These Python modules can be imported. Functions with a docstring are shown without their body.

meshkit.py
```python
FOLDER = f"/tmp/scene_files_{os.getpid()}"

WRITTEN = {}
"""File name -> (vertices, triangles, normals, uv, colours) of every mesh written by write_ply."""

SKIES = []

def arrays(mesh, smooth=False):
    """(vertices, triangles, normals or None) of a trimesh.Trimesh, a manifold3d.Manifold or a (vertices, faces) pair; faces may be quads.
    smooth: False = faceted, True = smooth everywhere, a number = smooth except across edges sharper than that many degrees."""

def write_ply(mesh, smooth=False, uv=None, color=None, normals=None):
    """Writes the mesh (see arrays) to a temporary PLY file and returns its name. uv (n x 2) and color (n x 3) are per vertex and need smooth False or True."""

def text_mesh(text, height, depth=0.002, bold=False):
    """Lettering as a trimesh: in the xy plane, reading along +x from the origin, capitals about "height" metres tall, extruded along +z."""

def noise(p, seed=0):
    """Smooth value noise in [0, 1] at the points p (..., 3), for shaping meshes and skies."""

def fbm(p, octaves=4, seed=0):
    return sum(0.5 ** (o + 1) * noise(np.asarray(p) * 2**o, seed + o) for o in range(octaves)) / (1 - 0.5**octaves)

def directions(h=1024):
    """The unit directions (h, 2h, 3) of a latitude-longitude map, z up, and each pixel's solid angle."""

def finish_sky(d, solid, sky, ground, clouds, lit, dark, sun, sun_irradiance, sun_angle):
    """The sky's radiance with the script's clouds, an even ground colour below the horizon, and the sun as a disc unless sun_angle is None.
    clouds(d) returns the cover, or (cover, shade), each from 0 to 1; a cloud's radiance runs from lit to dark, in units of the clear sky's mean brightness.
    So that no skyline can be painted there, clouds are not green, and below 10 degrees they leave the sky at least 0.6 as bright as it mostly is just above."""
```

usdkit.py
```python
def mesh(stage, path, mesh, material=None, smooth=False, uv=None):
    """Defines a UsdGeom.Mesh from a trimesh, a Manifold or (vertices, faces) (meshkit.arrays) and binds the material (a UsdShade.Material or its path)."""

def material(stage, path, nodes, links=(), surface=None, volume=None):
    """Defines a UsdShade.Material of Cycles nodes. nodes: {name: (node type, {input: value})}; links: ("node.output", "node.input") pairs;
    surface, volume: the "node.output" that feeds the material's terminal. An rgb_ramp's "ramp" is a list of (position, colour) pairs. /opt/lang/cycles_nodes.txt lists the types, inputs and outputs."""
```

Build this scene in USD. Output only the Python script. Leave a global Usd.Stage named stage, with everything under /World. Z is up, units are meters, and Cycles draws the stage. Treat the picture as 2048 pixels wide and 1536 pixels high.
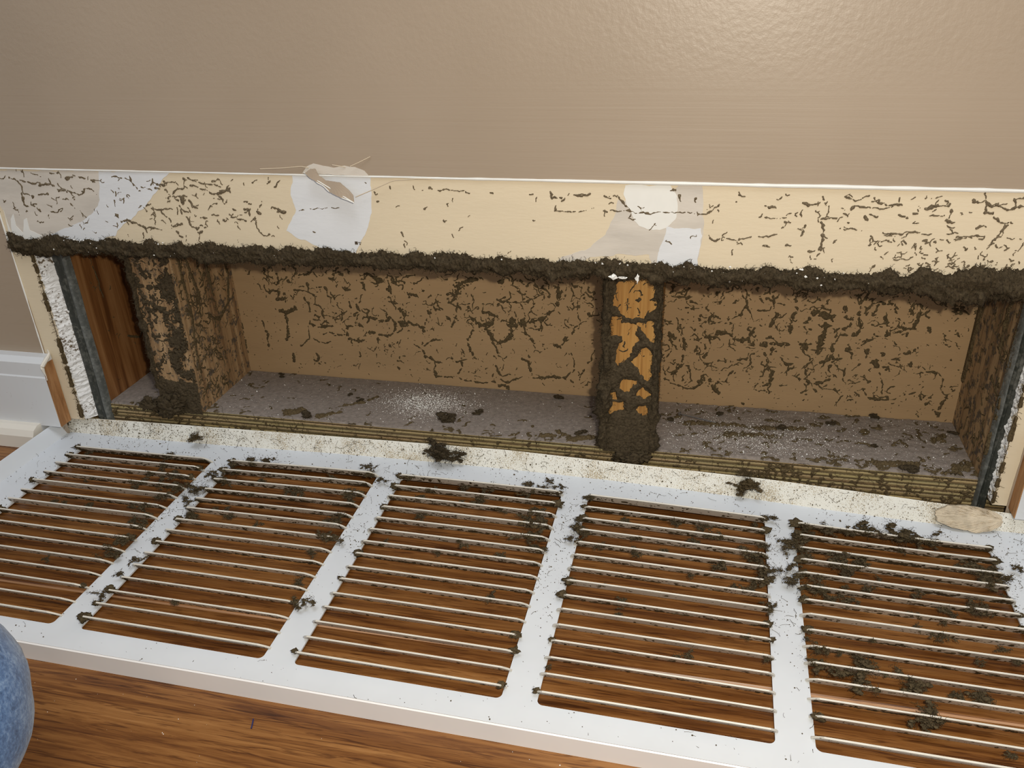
import math
import numpy as np, trimesh
from pxr import Usd, UsdGeom, UsdLux, UsdShade, Gf, Sdf
from shapely.geometry import Polygon, box as sbox, Point
from shapely.ops import unary_union
import shapely
from scipy.ndimage import distance_transform_edt
import usdkit, meshkit
from meshkit import noise, fbm

stage = Usd.Stage.CreateInMemory()
UsdGeom.SetStageUpAxis(stage, UsdGeom.Tokens.z)
UsdGeom.Xform.Define(stage, '/World'); stage.SetDefaultPrim(stage.GetPrimAtPath('/World'))
UsdGeom.Scope.Define(stage, '/World/Looks')

# ------------------------------------------------------------------ camera, lights, exposure
EXPOSURE = 0.0
CAM = np.array([0.0067, -0.5474, 0.3765]); YAW, PITCH, ROLL, FPX = -0.23421, 0.47552, -0.03474, 1664.96
fw = np.array([math.sin(YAW)*math.cos(PITCH), math.cos(YAW)*math.cos(PITCH), -math.sin(PITCH)])
rt = np.array([math.cos(YAW), -math.sin(YAW), 0.0]); upv = np.cross(rt, fw)
rt, upv = math.cos(ROLL)*rt + math.sin(ROLL)*upv, -math.sin(ROLL)*rt + math.cos(ROLL)*upv
cam = UsdGeom.Camera.Define(stage, '/World/camera')
M = Gf.Matrix4d(*rt, 0, *upv, 0, *(-fw), 0, *CAM, 1)
cam.AddTransformOp().Set(M)
cam.CreateHorizontalApertureAttr(36.0); cam.CreateFocalLengthAttr(36.0*FPX/2048)
cam.CreateFStopAttr(0.0); cam.CreateExposureAttr(EXPOSURE); cam.CreateClippingRangeAttr(Gf.Vec2f(0.02, 100))

dome = UsdLux.DomeLight.Define(stage, '/World/room_light')                # the room's soft light from all round
dome.CreateColorAttr(Gf.Vec3f(0.95, 0.98, 1.03)); dome.CreateIntensityAttr(0.14)
flash = UsdLux.SphereLight.Define(stage, '/World/phone_flash')            # the phone's flash beside the lens
flash.CreateRadiusAttr(0.006); flash.CreateColorAttr(Gf.Vec3f(1.0, 0.92, 0.77)); flash.CreateIntensityAttr(5700.0)
flash.AddTranslateOp().Set(Gf.Vec3d(0.050, -0.540, 0.408))

lamp = UsdLux.RectLight.Define(stage, '/World/ceiling_light')               # the room's ceiling light, behind and above the camera
lamp.CreateWidthAttr(0.9); lamp.CreateHeightAttr(0.9); lamp.CreateColorAttr(Gf.Vec3f(0.93, 0.98, 1.06)); lamp.CreateIntensityAttr(7.0)
lamp.AddTranslateOp().Set(Gf.Vec3d(0.15, -0.95, 2.4))

# ------------------------------------------------------------------ helpers
used = {}
def numbered(parent, name):
    k = parent + '/' + name
    n = used.get(k, 0); used[k] = n + 1
    return k if n == 0 else '%s_%03d' % (k, n)
def tag(p, label=None, cat=None, group=None, kind=None):
    for k, v in (('label', label), ('category', cat), ('group', group), ('kind', kind)):
        if v: p.SetCustomDataByKey(k, v)
    return p
def thing(name, label=None, cat=None, group=None, kind=None, loc=(0, 0, 0)):
    x = UsdGeom.Xform.Define(stage, numbered('/World', name))
    if any(loc): x.AddTranslateOp().Set(Gf.Vec3d(*map(float, loc)))
    return tag(x.GetPrim(), label, cat, group, kind)
def obj(name, mesh, mat, parent=None, label=None, cat=None, group=None, kind=None, smooth=False):
    base = str(parent.GetPath()) if parent else '/World'
    return tag(usdkit.mesh(stage, numbered(base, name), mesh, mat, smooth).GetPrim(), label, cat, group, kind)
def bx(x0, x1, y0, y1, z0, z1):
    m = trimesh.creation.box([x1-x0, y1-y0, z1-z0]); m.apply_translation([(x0+x1)/2, (y0+y1)/2, (z0+z1)/2]); return m
def cat_(ms): return trimesh.util.concatenate(ms)
def tri(v, f): return trimesh.Trimesh(np.asarray(v, float), np.asarray(f, int), process=False)
def grid_faces(n, m, wrap=False):
    i, j = np.meshgrid(np.arange(n-1), np.arange(m if wrap else m-1), indexing='ij'); k = (j+1) % m
    a, b, c, d = i*m+j, (i+1)*m+j, (i+1)*m+k, i*m+k
    return np.vstack([np.stack([a, b, c], -1).reshape(-1, 3), np.stack([a, c, d], -1).reshape(-1, 3)])
def extr(poly, h):                                                         # polygon in (x,y) metres, extruded +z
    gs = getattr(poly, 'geoms', [poly])
    return cat_([trimesh.creation.extrude_polygon(g, h, engine='earcut') for g in gs if g.area > 1e-9])
def on_wall(m, y):                                                         # (x, z, depth) -> wall plane, front face at y, thickness behind
    v = m.vertices.copy(); out = np.stack([v[:, 0], y + v[:, 2], v[:, 1]], 1)
    return tri(out, m.faces[:, ::-1])
def rough(pts, amp, step, seed, scale):                                    # polygon outline (metres) resampled and roughened
    p = Polygon(pts).buffer(0); p = p.segmentize(step)
    c = np.array(p.exterior.coords)
    n = np.stack([fbm(np.c_[c*scale, np.zeros(len(c))], 3, seed+i) for i in (0, 7)], 1) - .5
    return Polygon(c + 2*amp*n).buffer(0)
def tubes(P, r, sides=3):                                                  # (n,k,3) polylines -> thin tubes; r scalar or (n,k)
    P = np.asarray(P, float); n, k, _ = P.shape
    t = np.gradient(P, axis=1); t /= np.linalg.norm(t, axis=2, keepdims=True)+1e-12
    ref = np.where(np.abs(t[..., 2:]) < .9, [0, 0, 1.], [1., 0, 0])
    a = np.cross(t, ref); a /= np.linalg.norm(a, axis=2, keepdims=True)+1e-12; b = np.cross(t, a)
    ang = np.arange(sides)*2*np.pi/sides
    r = np.broadcast_to(np.asarray(r, float), (n, k)) if np.ndim(r) != 1 else np.broadcast_to(np.asarray(r)[:, None], (n, k))
    v = P[:, :, None] + r[:, :, None, None]*(np.cos(ang)[:, None]*a[:, :, None] + np.sin(ang)[:, None]*b[:, :, None])
    g = grid_faces(k, sides, True)
    f = (g[None] + (np.arange(n)*k*sides)[:, None, None]).reshape(-1, 3)
    return tri(v.reshape(-1, 3), f)
def fibres(start, heading, length, radius, rng, k=5, curl=.6):
    n = len(start); P = [np.asarray(start, float)]; d = np.asarray(heading, float)
    step = np.broadcast_to(np.asarray(length), (n,))/(k-1)
    for _ in range(k-1):
        d = d + curl*rng.normal(size=(n, 3)); d /= np.linalg.norm(d, axis=1, keepdims=True)+1e-9
        P.append(P[-1] + step[:, None]*d)
    return tubes(np.stack(P, 1), radius)
def smoothstep(x, a, b):
    t = np.clip((x-a)/(b-a), 0, 1); return t*t*(3-2*t)

def strokes(F, s, t, text, seed, warp=(.9, .35), rag=.5, ws=1.):
    """Raster polylines 'halfwidth x,z x,z|...' (mm) into the signed field F (mm) on the axes s, t (mm)."""
    S, T = np.meshgrid(s, t, indexing='ij'); q = np.stack([S, T, 0*S], -1)
    for sc, am, sd in ((1/5., warp[0], seed), (1/1.7, warp[1], seed+3)):
        S = S + am*2*(noise(q*sc, sd)-.5); T = T + am*2*(noise(q*sc, sd+1)-.5)
    R = (noise(q/1.3, seed+9)-.5)*rag + (noise(q/3.1, seed+11)-.5)*1.0*rag
    ds = s[1]-s[0]
    rng = np.random.default_rng(seed)
    for st in text.split('|'):
        a = st.split(); hw = max(float(a[0])*ws, .17); p = np.array([[float(c) for c in b.split(',')] for b in a[1:]])
        w = hw*rng.uniform(.75, 1.25, len(p)); w[0] *= .8; w[-1] *= .6
        for (p0, p1, w0, w1) in zip(p[:-1], p[1:], w[:-1], w[1:]):
            m = hw*1.6+3
            i0, i1 = np.searchsorted(s, [min(p0[0], p1[0])-m, max(p0[0], p1[0])+m]); j0, j1 = np.searchsorted(t, [min(p0[1], p1[1])-m, max(p0[1], p1[1])+m])
            if i1-i0 < 1 or j1-j0 < 1: continue
            x, y = S[i0:i1, j0:j1]-p0[0], T[i0:i1, j0:j1]-p0[1]; d = p1-p0
            u = np.clip((x*d[0]+y*d[1])/(d@d+1e-9), 0, 1)
            D = np.hypot(x-u*d[0], y-u*d[1])
            F[i0:i1, j0:j1] = np.maximum(F[i0:i1, j0:j1], (w0+(w1-w0)*u)*(1+.9*R[i0:i1, j0:j1]) + np.minimum(.5, .12+.35*hw)*R[i0:i1, j0:j1] - D)
    return F
def wander(rng, n, box_, ln, hw, step=1.2, branch=.35):
    """n random dust threads inside box_ (x0,x1,z0,z1 mm) as stroke text."""
    out = []
    for _ in range(n):
        x, z = rng.uniform(box_[0], box_[1]), rng.uniform(box_[2], box_[3]); a = rng.uniform(0, 6.283)
        L = rng.uniform(*ln); w = rng.uniform(*hw); k = max(2, int(L/step)); pts = [(x, z)]
        for i in range(k):
            a += rng.normal(0, .55); x += step*math.cos(a); z += step*math.sin(a); pts.append((x, z))
            if rng.random() < branch*.25:
                b = a + rng.choice([-1, 1])*rng.uniform(.6, 1.4); l2 = rng.uniform(1, 4)
                out.append('%.2f %.2f,%.2f %.2f,%.2f' % (w*.7, x, z, x+l2*math.cos(b), z+l2*math.sin(b)))
        out.append('%.2f %s' % (w, ' '.join('%.2f,%.2f' % p for p in pts)))
        if rng.random() < .4: out.append('%.2f %.2f,%.2f %.2f,%.2f' % (w*rng.uniform(1.5, 2.6), pts[-1][0], pts[-1][1], pts[-1][0]+.8, pts[-1][1]+.5))
    return '|'.join(out)
def film(F, s, t, place, k=.45, hmax=.9, seed=0):
    """Height-field crust: where F (mm) > 0 it stands proud of the surface. place(S,T,H metres) -> points."""
    S, T = np.meshgrid(s, t, indexing='ij')
    n = noise(np.stack([S/.9, T/.9, 0*S], -1), seed) * .7 + noise(np.stack([S/2.5, T/2.5, 0*S], -1), seed+1)*.6
    H = np.clip(np.where(F > 0, F*k*(.5+n) + .12*n, F), -.25, hmax)/1000
    P = place(S/1000, T/1000, H).reshape(-1, 3)
    f = grid_faces(len(s), len(t)); keep = (F.ravel()[f] > 0).any(1); f = f[keep]
    idx, inv = np.unique(f, return_inverse=True)
    return tri(P[idx], inv.reshape(-1, 3))
def fluff(rng, c, r, squash=(1, 1, .7), n=60, core=True, fr=.00012, sub=3, ln=(.3, .8)):
    """One clump of lint: a lumpy core and loose fibres."""
    ms = []
    if core:
        m = trimesh.creation.icosphere(sub, 1.0); v = np.array(m.vertices); o = rng.uniform(0, 50, 3)
        d = .25 + .8*fbm(v*1.5+o, 2) + 1.3*(fbm(v*4.6+o, 3)-.5)
        ms.append(tri(v*d[:, None]*r*np.array(squash)*.9 + c, m.faces))
    u = rng.normal(size=(n, 3)); u /= np.linalg.norm(u, axis=1, keepdims=True)
    st = c + u*r*np.array(squash)*rng.uniform(.3, .85, (n, 1))
    ms.append(fibres(st, u + .8*rng.normal(size=(n, 3)), r*rng.uniform(*ln, n), fr*rng.uniform(.5, 1.1, n), rng, 6, 1.15))
    return cat_(ms)

# ------------------------------------------------------------------ materials
def mat(name, nodes, links, surface='p.BSDF'):
    return usdkit.material(stage, '/World/Looks/' + name, nodes, links, surface=surface)
def simple(name, c, rough=.5, spec=.5, var=.12, scale=120., bump=0., bscale=None, metallic=0., stretch=(1, 1, 1)):
    c = np.array(c)
    nodes = {'g': ('geometry', {}), 'm': ('mapping', {'scale': stretch}), 'n': ('noise_texture', {'scale': scale, 'detail': 4., 'roughness': .6}),
             'r': ('rgb_ramp', {'ramp': [(.25, tuple(c*(1-var))), (.75, tuple(np.minimum(c*(1+var), 1)))]}),
             'p': ('principled_bsdf', {'roughness': rough, 'specular_ior_level': spec, 'metallic': metallic})}
    links = [('g.position', 'm.vector'), ('m.vector', 'n.vector'), ('n.fac', 'r.fac'), ('r.color', 'p.base_color')]
    if bump:
        nodes['n2'] = ('noise_texture', {'scale': bscale or scale, 'detail': 3., 'roughness': .55}); nodes['b'] = ('bump', {'strength': bump, 'distance': .001})
        links += [('m.vector', 'n2.vector'), ('n2.fac', 'b.height'), ('b.normal', 'p.normal')]
    return mat(name, nodes, links)
def speckled(name, c, spots, scale, lo, hi, rough=.4, scale2=None, spec=.5, gate=None):
    """Paint with fine dirt specks. gate: (axis, a, b): specks fade in from a to b along that world axis."""
    nodes = {'g': ('geometry', {}), 'n': ('noise_texture', {'scale': scale, 'detail': 4., 'roughness': .65}), 'n2': ('noise_texture', {'scale': scale2 or scale/6, 'detail': 3.}),
             'a': ('math', {'math_type': 'multiply_add', 'value2': .45, 'value3': 0.}), 's': ('math', {'math_type': 'add'}),
             'r': ('rgb_ramp', {'ramp': [(0, (0, 0, 0)), (lo, (0, 0, 0)), (hi, (1, 1, 1)), (1, (1, 1, 1))]}),
             'x': ('mix', {'color1': tuple(c), 'color2': tuple(spots)}), 'p': ('principled_bsdf', {'roughness': rough, 'specular_ior_level': spec})}
    links = [('g.position', 'n.vector'), ('g.position', 'n2.vector'), ('n2.fac', 'a.value1'), ('n.fac', 's.value1'), ('a.value', 's.value2'),
             ('s.value', 'r.fac'), ('r.color', 'x.fac'), ('x.color', 'p.base_color')]
    return mat(name, nodes, links)
def wood(name, cols, sc, stretch, rough=.55, ring=0., bump=.25, dirt=None, spec=.4):
    """Wood grain: noise stretched along one axis; cols dark..light."""
    nodes = {'g': ('geometry', {}), 'm': ('mapping', {'scale': stretch}), 'n': ('noise_texture', {'scale': sc, 'detail': 6., 'roughness': .62, 'distortion': .6}),
             'm2': ('mapping', {'scale': tuple(np.array(stretch)*.22)}), 'n2': ('noise_texture', {'scale': sc, 'detail': 3., 'distortion': 1.2}),
             'k': ('math', {'math_type': 'multiply_add', 'value2': .6, 'value3': -.3}), 's': ('math', {'math_type': 'add'}),
             'r': ('rgb_ramp', {'ramp': [(.30, cols[0]), (.44, cols[1]), (.56, cols[2]), (.72, cols[3])]}),
             'b': ('bump', {'strength': bump, 'distance': .0006}), 'p': ('principled_bsdf', {'roughness': rough, 'specular_ior_level': spec})}
    links = [('g.position', 'm.vector'), ('m.vector', 'n.vector'), ('g.position', 'm2.vector'), ('m2.vector', 'n2.vector'), ('n2.fac', 'k.value1'),
             ('n.fac', 's.value1'), ('k.value', 's.value2'), ('s.value', 'r.fac'), ('s.value', 'b.height'), ('b.normal', 'p.normal')]
    if dirt:
        nodes.update({'d': ('noise_texture', {'scale': dirt[1], 'detail': 4., 'roughness': .7}), 'dr': ('rgb_ramp', {'ramp': [(0, (0, 0, 0)), (dirt[2], (0, 0, 0)), (dirt[3], (1, 1, 1)), (1, (1, 1, 1))]}),
                      'dx': ('mix', {'color2': dirt[0]})})
        links += [('g.position', 'd.vector'), ('d.fac', 'dr.fac'), ('dr.color', 'dx.fac'), ('r.color', 'dx.color1'), ('dx.color', 'p.base_color')]
    else: links.append(('r.color', 'p.base_color'))
    return mat(name, nodes, links)

def wall_paint():
    nodes = {'g': ('geometry', {}), 'sx': ('separate_xyz', {}), 'n': ('noise_texture', {'scale': 270., 'detail': 3., 'roughness': .55}),
             'm': ('mapping', {'scale': (6., 400., 400.)}), 'n3': ('noise_texture', {'scale': 1., 'detail': 3., 'roughness': .6}),
             'w': ('map_range', {'range_type': 'smoothstep', 'from_min': .285, 'from_max': .325, 'clamp': True}),
             'h': ('mix_float', {}), 'h3': ('math', {'math_type': 'multiply', 'value2': .4}), 'n4': ('noise_texture', {'scale': 9., 'detail': 2.}),
             'r': ('rgb_ramp', {'ramp': [(.3, (.355, .277, .200)), (.7, (.385, .302, .221))]}),
             'b': ('bump', {'strength': .20, 'distance': .0012}), 'p': ('principled_bsdf', {'roughness': .40, 'specular_ior_level': .5})}
    links = [('g.position', 'sx.vector'), ('g.position', 'n.vector'), ('g.position', 'm.vector'), ('m.vector', 'n3.vector'), ('sx.z', 'w.value'),
             ('w.result', 'h.fac'), ('n3.fac', 'h3.value1'), ('h3.value', 'h.a'), ('n.fac', 'h.b'), ('h.result', 'b.height'), ('b.normal', 'p.normal'), ('g.position', 'n4.vector'), ('n4.fac', 'r.fac'), ('r.color', 'p.base_color')]
    return mat('taupe_wall_paint', nodes, links)

M_ = dict(
 taupe=wall_paint(),
 cream=simple('old_cream_paint', (.71, .60, .425), .5, .4, .05, 25., .12, 500., stretch=(.25, 1, 1)),
 white_primer=simple('white_primer', (.72, .73, .74), .55, .4, .05, 60., .1, 500., stretch=(.3, 1, 1)),
 grey_primer=simple('grey_smeared_primer', (.62, .565, .49), .55, .4, .14, 60., .12, 400., stretch=(.25, 1, 1)),
 caulk=simple('white_caulk', (.80, .79, .74), .35, .5, .03, 90.),
 gypsum=speckled('crumbled_gypsum', (.78, .77, .75), (.14, .10, .06), 420., .80, .88, .8, 40.),
 kraft=simple('brown_drywall_backing_paper', (.365, .240, .125), .75, .25, .10, 30., .15, 900., stretch=(.2, 1, 1)),
 pine_dark=wood('aged_orange_pine', [(.11, .040, .011), (.19, .076, .022), (.26, .118, .040), (.33, .165, .065)], 1., (150., 150., 7.), .5),
 pine_rough=wood('rough_sawn_tan_pine', [(.15, .08, .035), (.26, .155, .072), (.34, .215, .105), (.42, .28, .15)], 1., (230., 230., 9.), .8, bump=.5, dirt=((.085, .065, .045), 160., .52, .62)),
 pine_orange=wood('orange_stud_pine', [(.20, .09, .018), (.33, .155, .034), (.40, .205, .052), (.45, .245, .07)], 1., (260., 260., 8.), .6),
 pine_grey=wood('grey_brown_rough_pine', [(.11, .065, .030), (.23, .14, .065), (.32, .205, .10), (.40, .27, .14)], 1., (190., 190., 6.), .75, bump=.6, dirt=((.075, .058, .042), 140., .5, .6)),
 dust=simple('brown_grey_dust', (.094, .067, .034), .95, .1, .45, 700., .6, 900.),
 dust_tan=simple('tan_brown_dust', (.15, .115, .072), .95, .1, .4, 700., .5, 900.),
 lint=simple('olive_brown_lint', (.080, .059, .032), .95, .1, .4, 600., .6, 900.),
 dust_dark=simple('dark_lint', (.062, .046, .027), .95, .08, .5, 600., .6, 900.),
 dust_grey=simple('settled_grey_dust', (.27, .225, .190), .85, .4, .28, 320., .8, 1500.),
 white_metal=simple('white_enamelled_steel', (.68, .71, .745), .38, .5, .03, 30.),
 rim_metal=speckled('dusty_enamelled_rim', (.76, .74, .665), (.40, .32, .20), 1500., .76, .84, .5, 45.),
 slat_metal=simple('cream_enamelled_slat', (.66, .62, .54), .4, .5, .10, 160.),
 near_rim=simple('enamelled_front_rim', (.80, .775, .75), .4, .5, .03, 20.),
 base_white=speckled('white_trim_paint', (.66, .67, .675), (.4, .38, .34), 900., .93, .97, .4, 90.),
 cream_trim=simple('cream_shoe_paint', (.74, .69, .60), .45, .5, .03, 20.),
 raw_end=wood('cut_wood_end', [(.20, .085, .028), (.32, .15, .055), (.40, .20, .08), (.46, .25, .11)], 1., (200., 200., 25.), .7),
 tape=speckled('dark_sealing_strip', (.030, .033, .027), (.10, .10, .085), 220., .72, .90, .45, 60.),
 tape_edge=speckled('grey_sealing_strip_edge', (.085, .09, .082), (.18, .185, .17), 260., .66, .90, .5, 60.),
 flake=simple('plaster_flake', (.56, .47, .345), .85, .2, .22, 140., .7, 700.),
 steel=simple('dull_steel', (.30, .29, .28), .35, .5, .1, 300., metallic=.8),
 white_chip=simple('white_crumb', (.85, .84, .80), .35, .7, .05, 300.),
 beige_thread=simple('dried_paint_string', (.60, .50, .36), .5, .4, .05, 300.),
 blue_thread=simple('blue_fibre', (.03, .03, .10), .8, .2, .1, 300.),
 marks=simple('brown_print', (.08, .06, .04), .8, .2, .1, 300.),
 skin=simple('skin', (.45, .27, .18), .5, .4, .05, 60.),
)
def floor_mat():
    nodes = {'g': ('geometry', {}), 'm': ('mapping', {'scale': (9., 190., 60.), 'rotation': (0, 0, .03)}), 'n': ('noise_texture', {'scale': 1., 'detail': 6., 'roughness': .65, 'distortion': 1.1}),
             'm2': ('mapping', {'scale': (3.0, 26., 30.)}), 'n2': ('noise_texture', {'scale': 1., 'detail': 3., 'distortion': 1.5}),
             'm3': ('mapping', {'scale': (22., 430., 60.), 'rotation': (0, 0, .05)}), 'n3': ('noise_texture', {'scale': 1., 'detail': 4., 'roughness': .6, 'distortion': 1.4}),
             'k': ('math', {'math_type': 'multiply_add', 'value2': .45, 'value3': -.225}), 's': ('math', {'math_type': 'add'}),
             'r': ('rgb_ramp', {'ramp': [(.30, (.095, .031, .007)), (.42, (.155, .057, .013)), (.52, (.215, .087, .022)), (.66, (.285, .127, .037)), (.8, (.36, .175, .06))]}),
             'r3': ('rgb_ramp', {'ramp': [(.30, (.34, .27, .22)), (.40, (.62, .56, .50)), (.47, (1, 1, 1)), (1, (1, 1, 1))]}), 'x': ('mix', {'mix_type': 'multiply', 'fac': 1.}),
             'p': ('principled_bsdf', {'roughness': .36, 'specular_ior_level': .45})}
    links = [('g.position', 'm.vector'), ('m.vector', 'n.vector'), ('g.position', 'm2.vector'), ('m2.vector', 'n2.vector'), ('g.position', 'm3.vector'), ('m3.vector', 'n3.vector'), ('n2.fac', 'k.value1'), ('n.fac', 's.value1'), ('k.value', 's.value2'),
             ('s.value', 'r.fac'), ('n3.fac', 'r3.fac'), ('r.color', 'x.color1'), ('r3.color', 'x.color2'), ('x.color', 'p.base_color')]
    return mat('laminate_wood_floor', nodes, links)
M_['floor'] = floor_mat()
M_['joint'] = simple('worn_plank_bevel', (.52, .30, .17), .45, .4, .05, 90.)
def plate_front():
    nodes = {'g': ('geometry', {}), 'w': ('wave_texture', {'wave_type': 'bands', 'bands_direction': 'z', 'scale': 88., 'distortion': 2.2, 'detail': 2., 'detail_scale': 30.}),
             'm': ('mapping', {'scale': (8., 8., 300.)}), 'n': ('noise_texture', {'scale': 1., 'detail': 4.}),
             'r': ('rgb_ramp', {'ramp': [(.0, (.09, .06, .025)), (.2, (.13, .09, .04)), (.42, (.36, .265, .125)), (1., (.44, .33, .165))]}),
             'x': ('mix', {'mix_type': 'multiply', 'fac': .35}), 'p': ('principled_bsdf', {'roughness': .7, 'specular_ior_level': .3})}
    links = [('g.position', 'w.vector'), ('g.position', 'm.vector'), ('m.vector', 'n.vector'), ('w.fac', 'r.fac'), ('r.color', 'x.color1'), ('n.color', 'x.color2'), ('x.color', 'p.base_color')]
    return mat('ridged_plate_wood', nodes, links)
M_['plate_front'] = plate_front()
def denim():
    nodes = {'g': ('geometry', {}), 'n': ('noise_texture', {'scale': 420., 'detail': 4., 'roughness': .7}), 'n2': ('noise_texture', {'scale': 55., 'detail': 3.}), 's': ('mix_float', {'fac': .35}),
             'r': ('rgb_ramp', {'ramp': [(.34, (.030, .066, .16)), (.5, (.085, .165, .34)), (.66, (.22, .33, .52))]}), 'b': ('bump', {'strength': .4, 'distance': .0006}),
             'p': ('principled_bsdf', {'roughness': .9, 'specular_ior_level': .15, 'sheen_weight': .2})}
    links = [('g.position', 'n.vector'), ('g.position', 'n2.vector'), ('n.fac', 's.a'), ('n2.fac', 's.b'), ('s.result', 'r.fac'), ('r.color', 'p.base_color'), ('n.fac', 'b.height'), ('b.normal', 'p.normal')]
    return mat('blue_denim', nodes, links)
M_['denim'] = denim()

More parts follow.
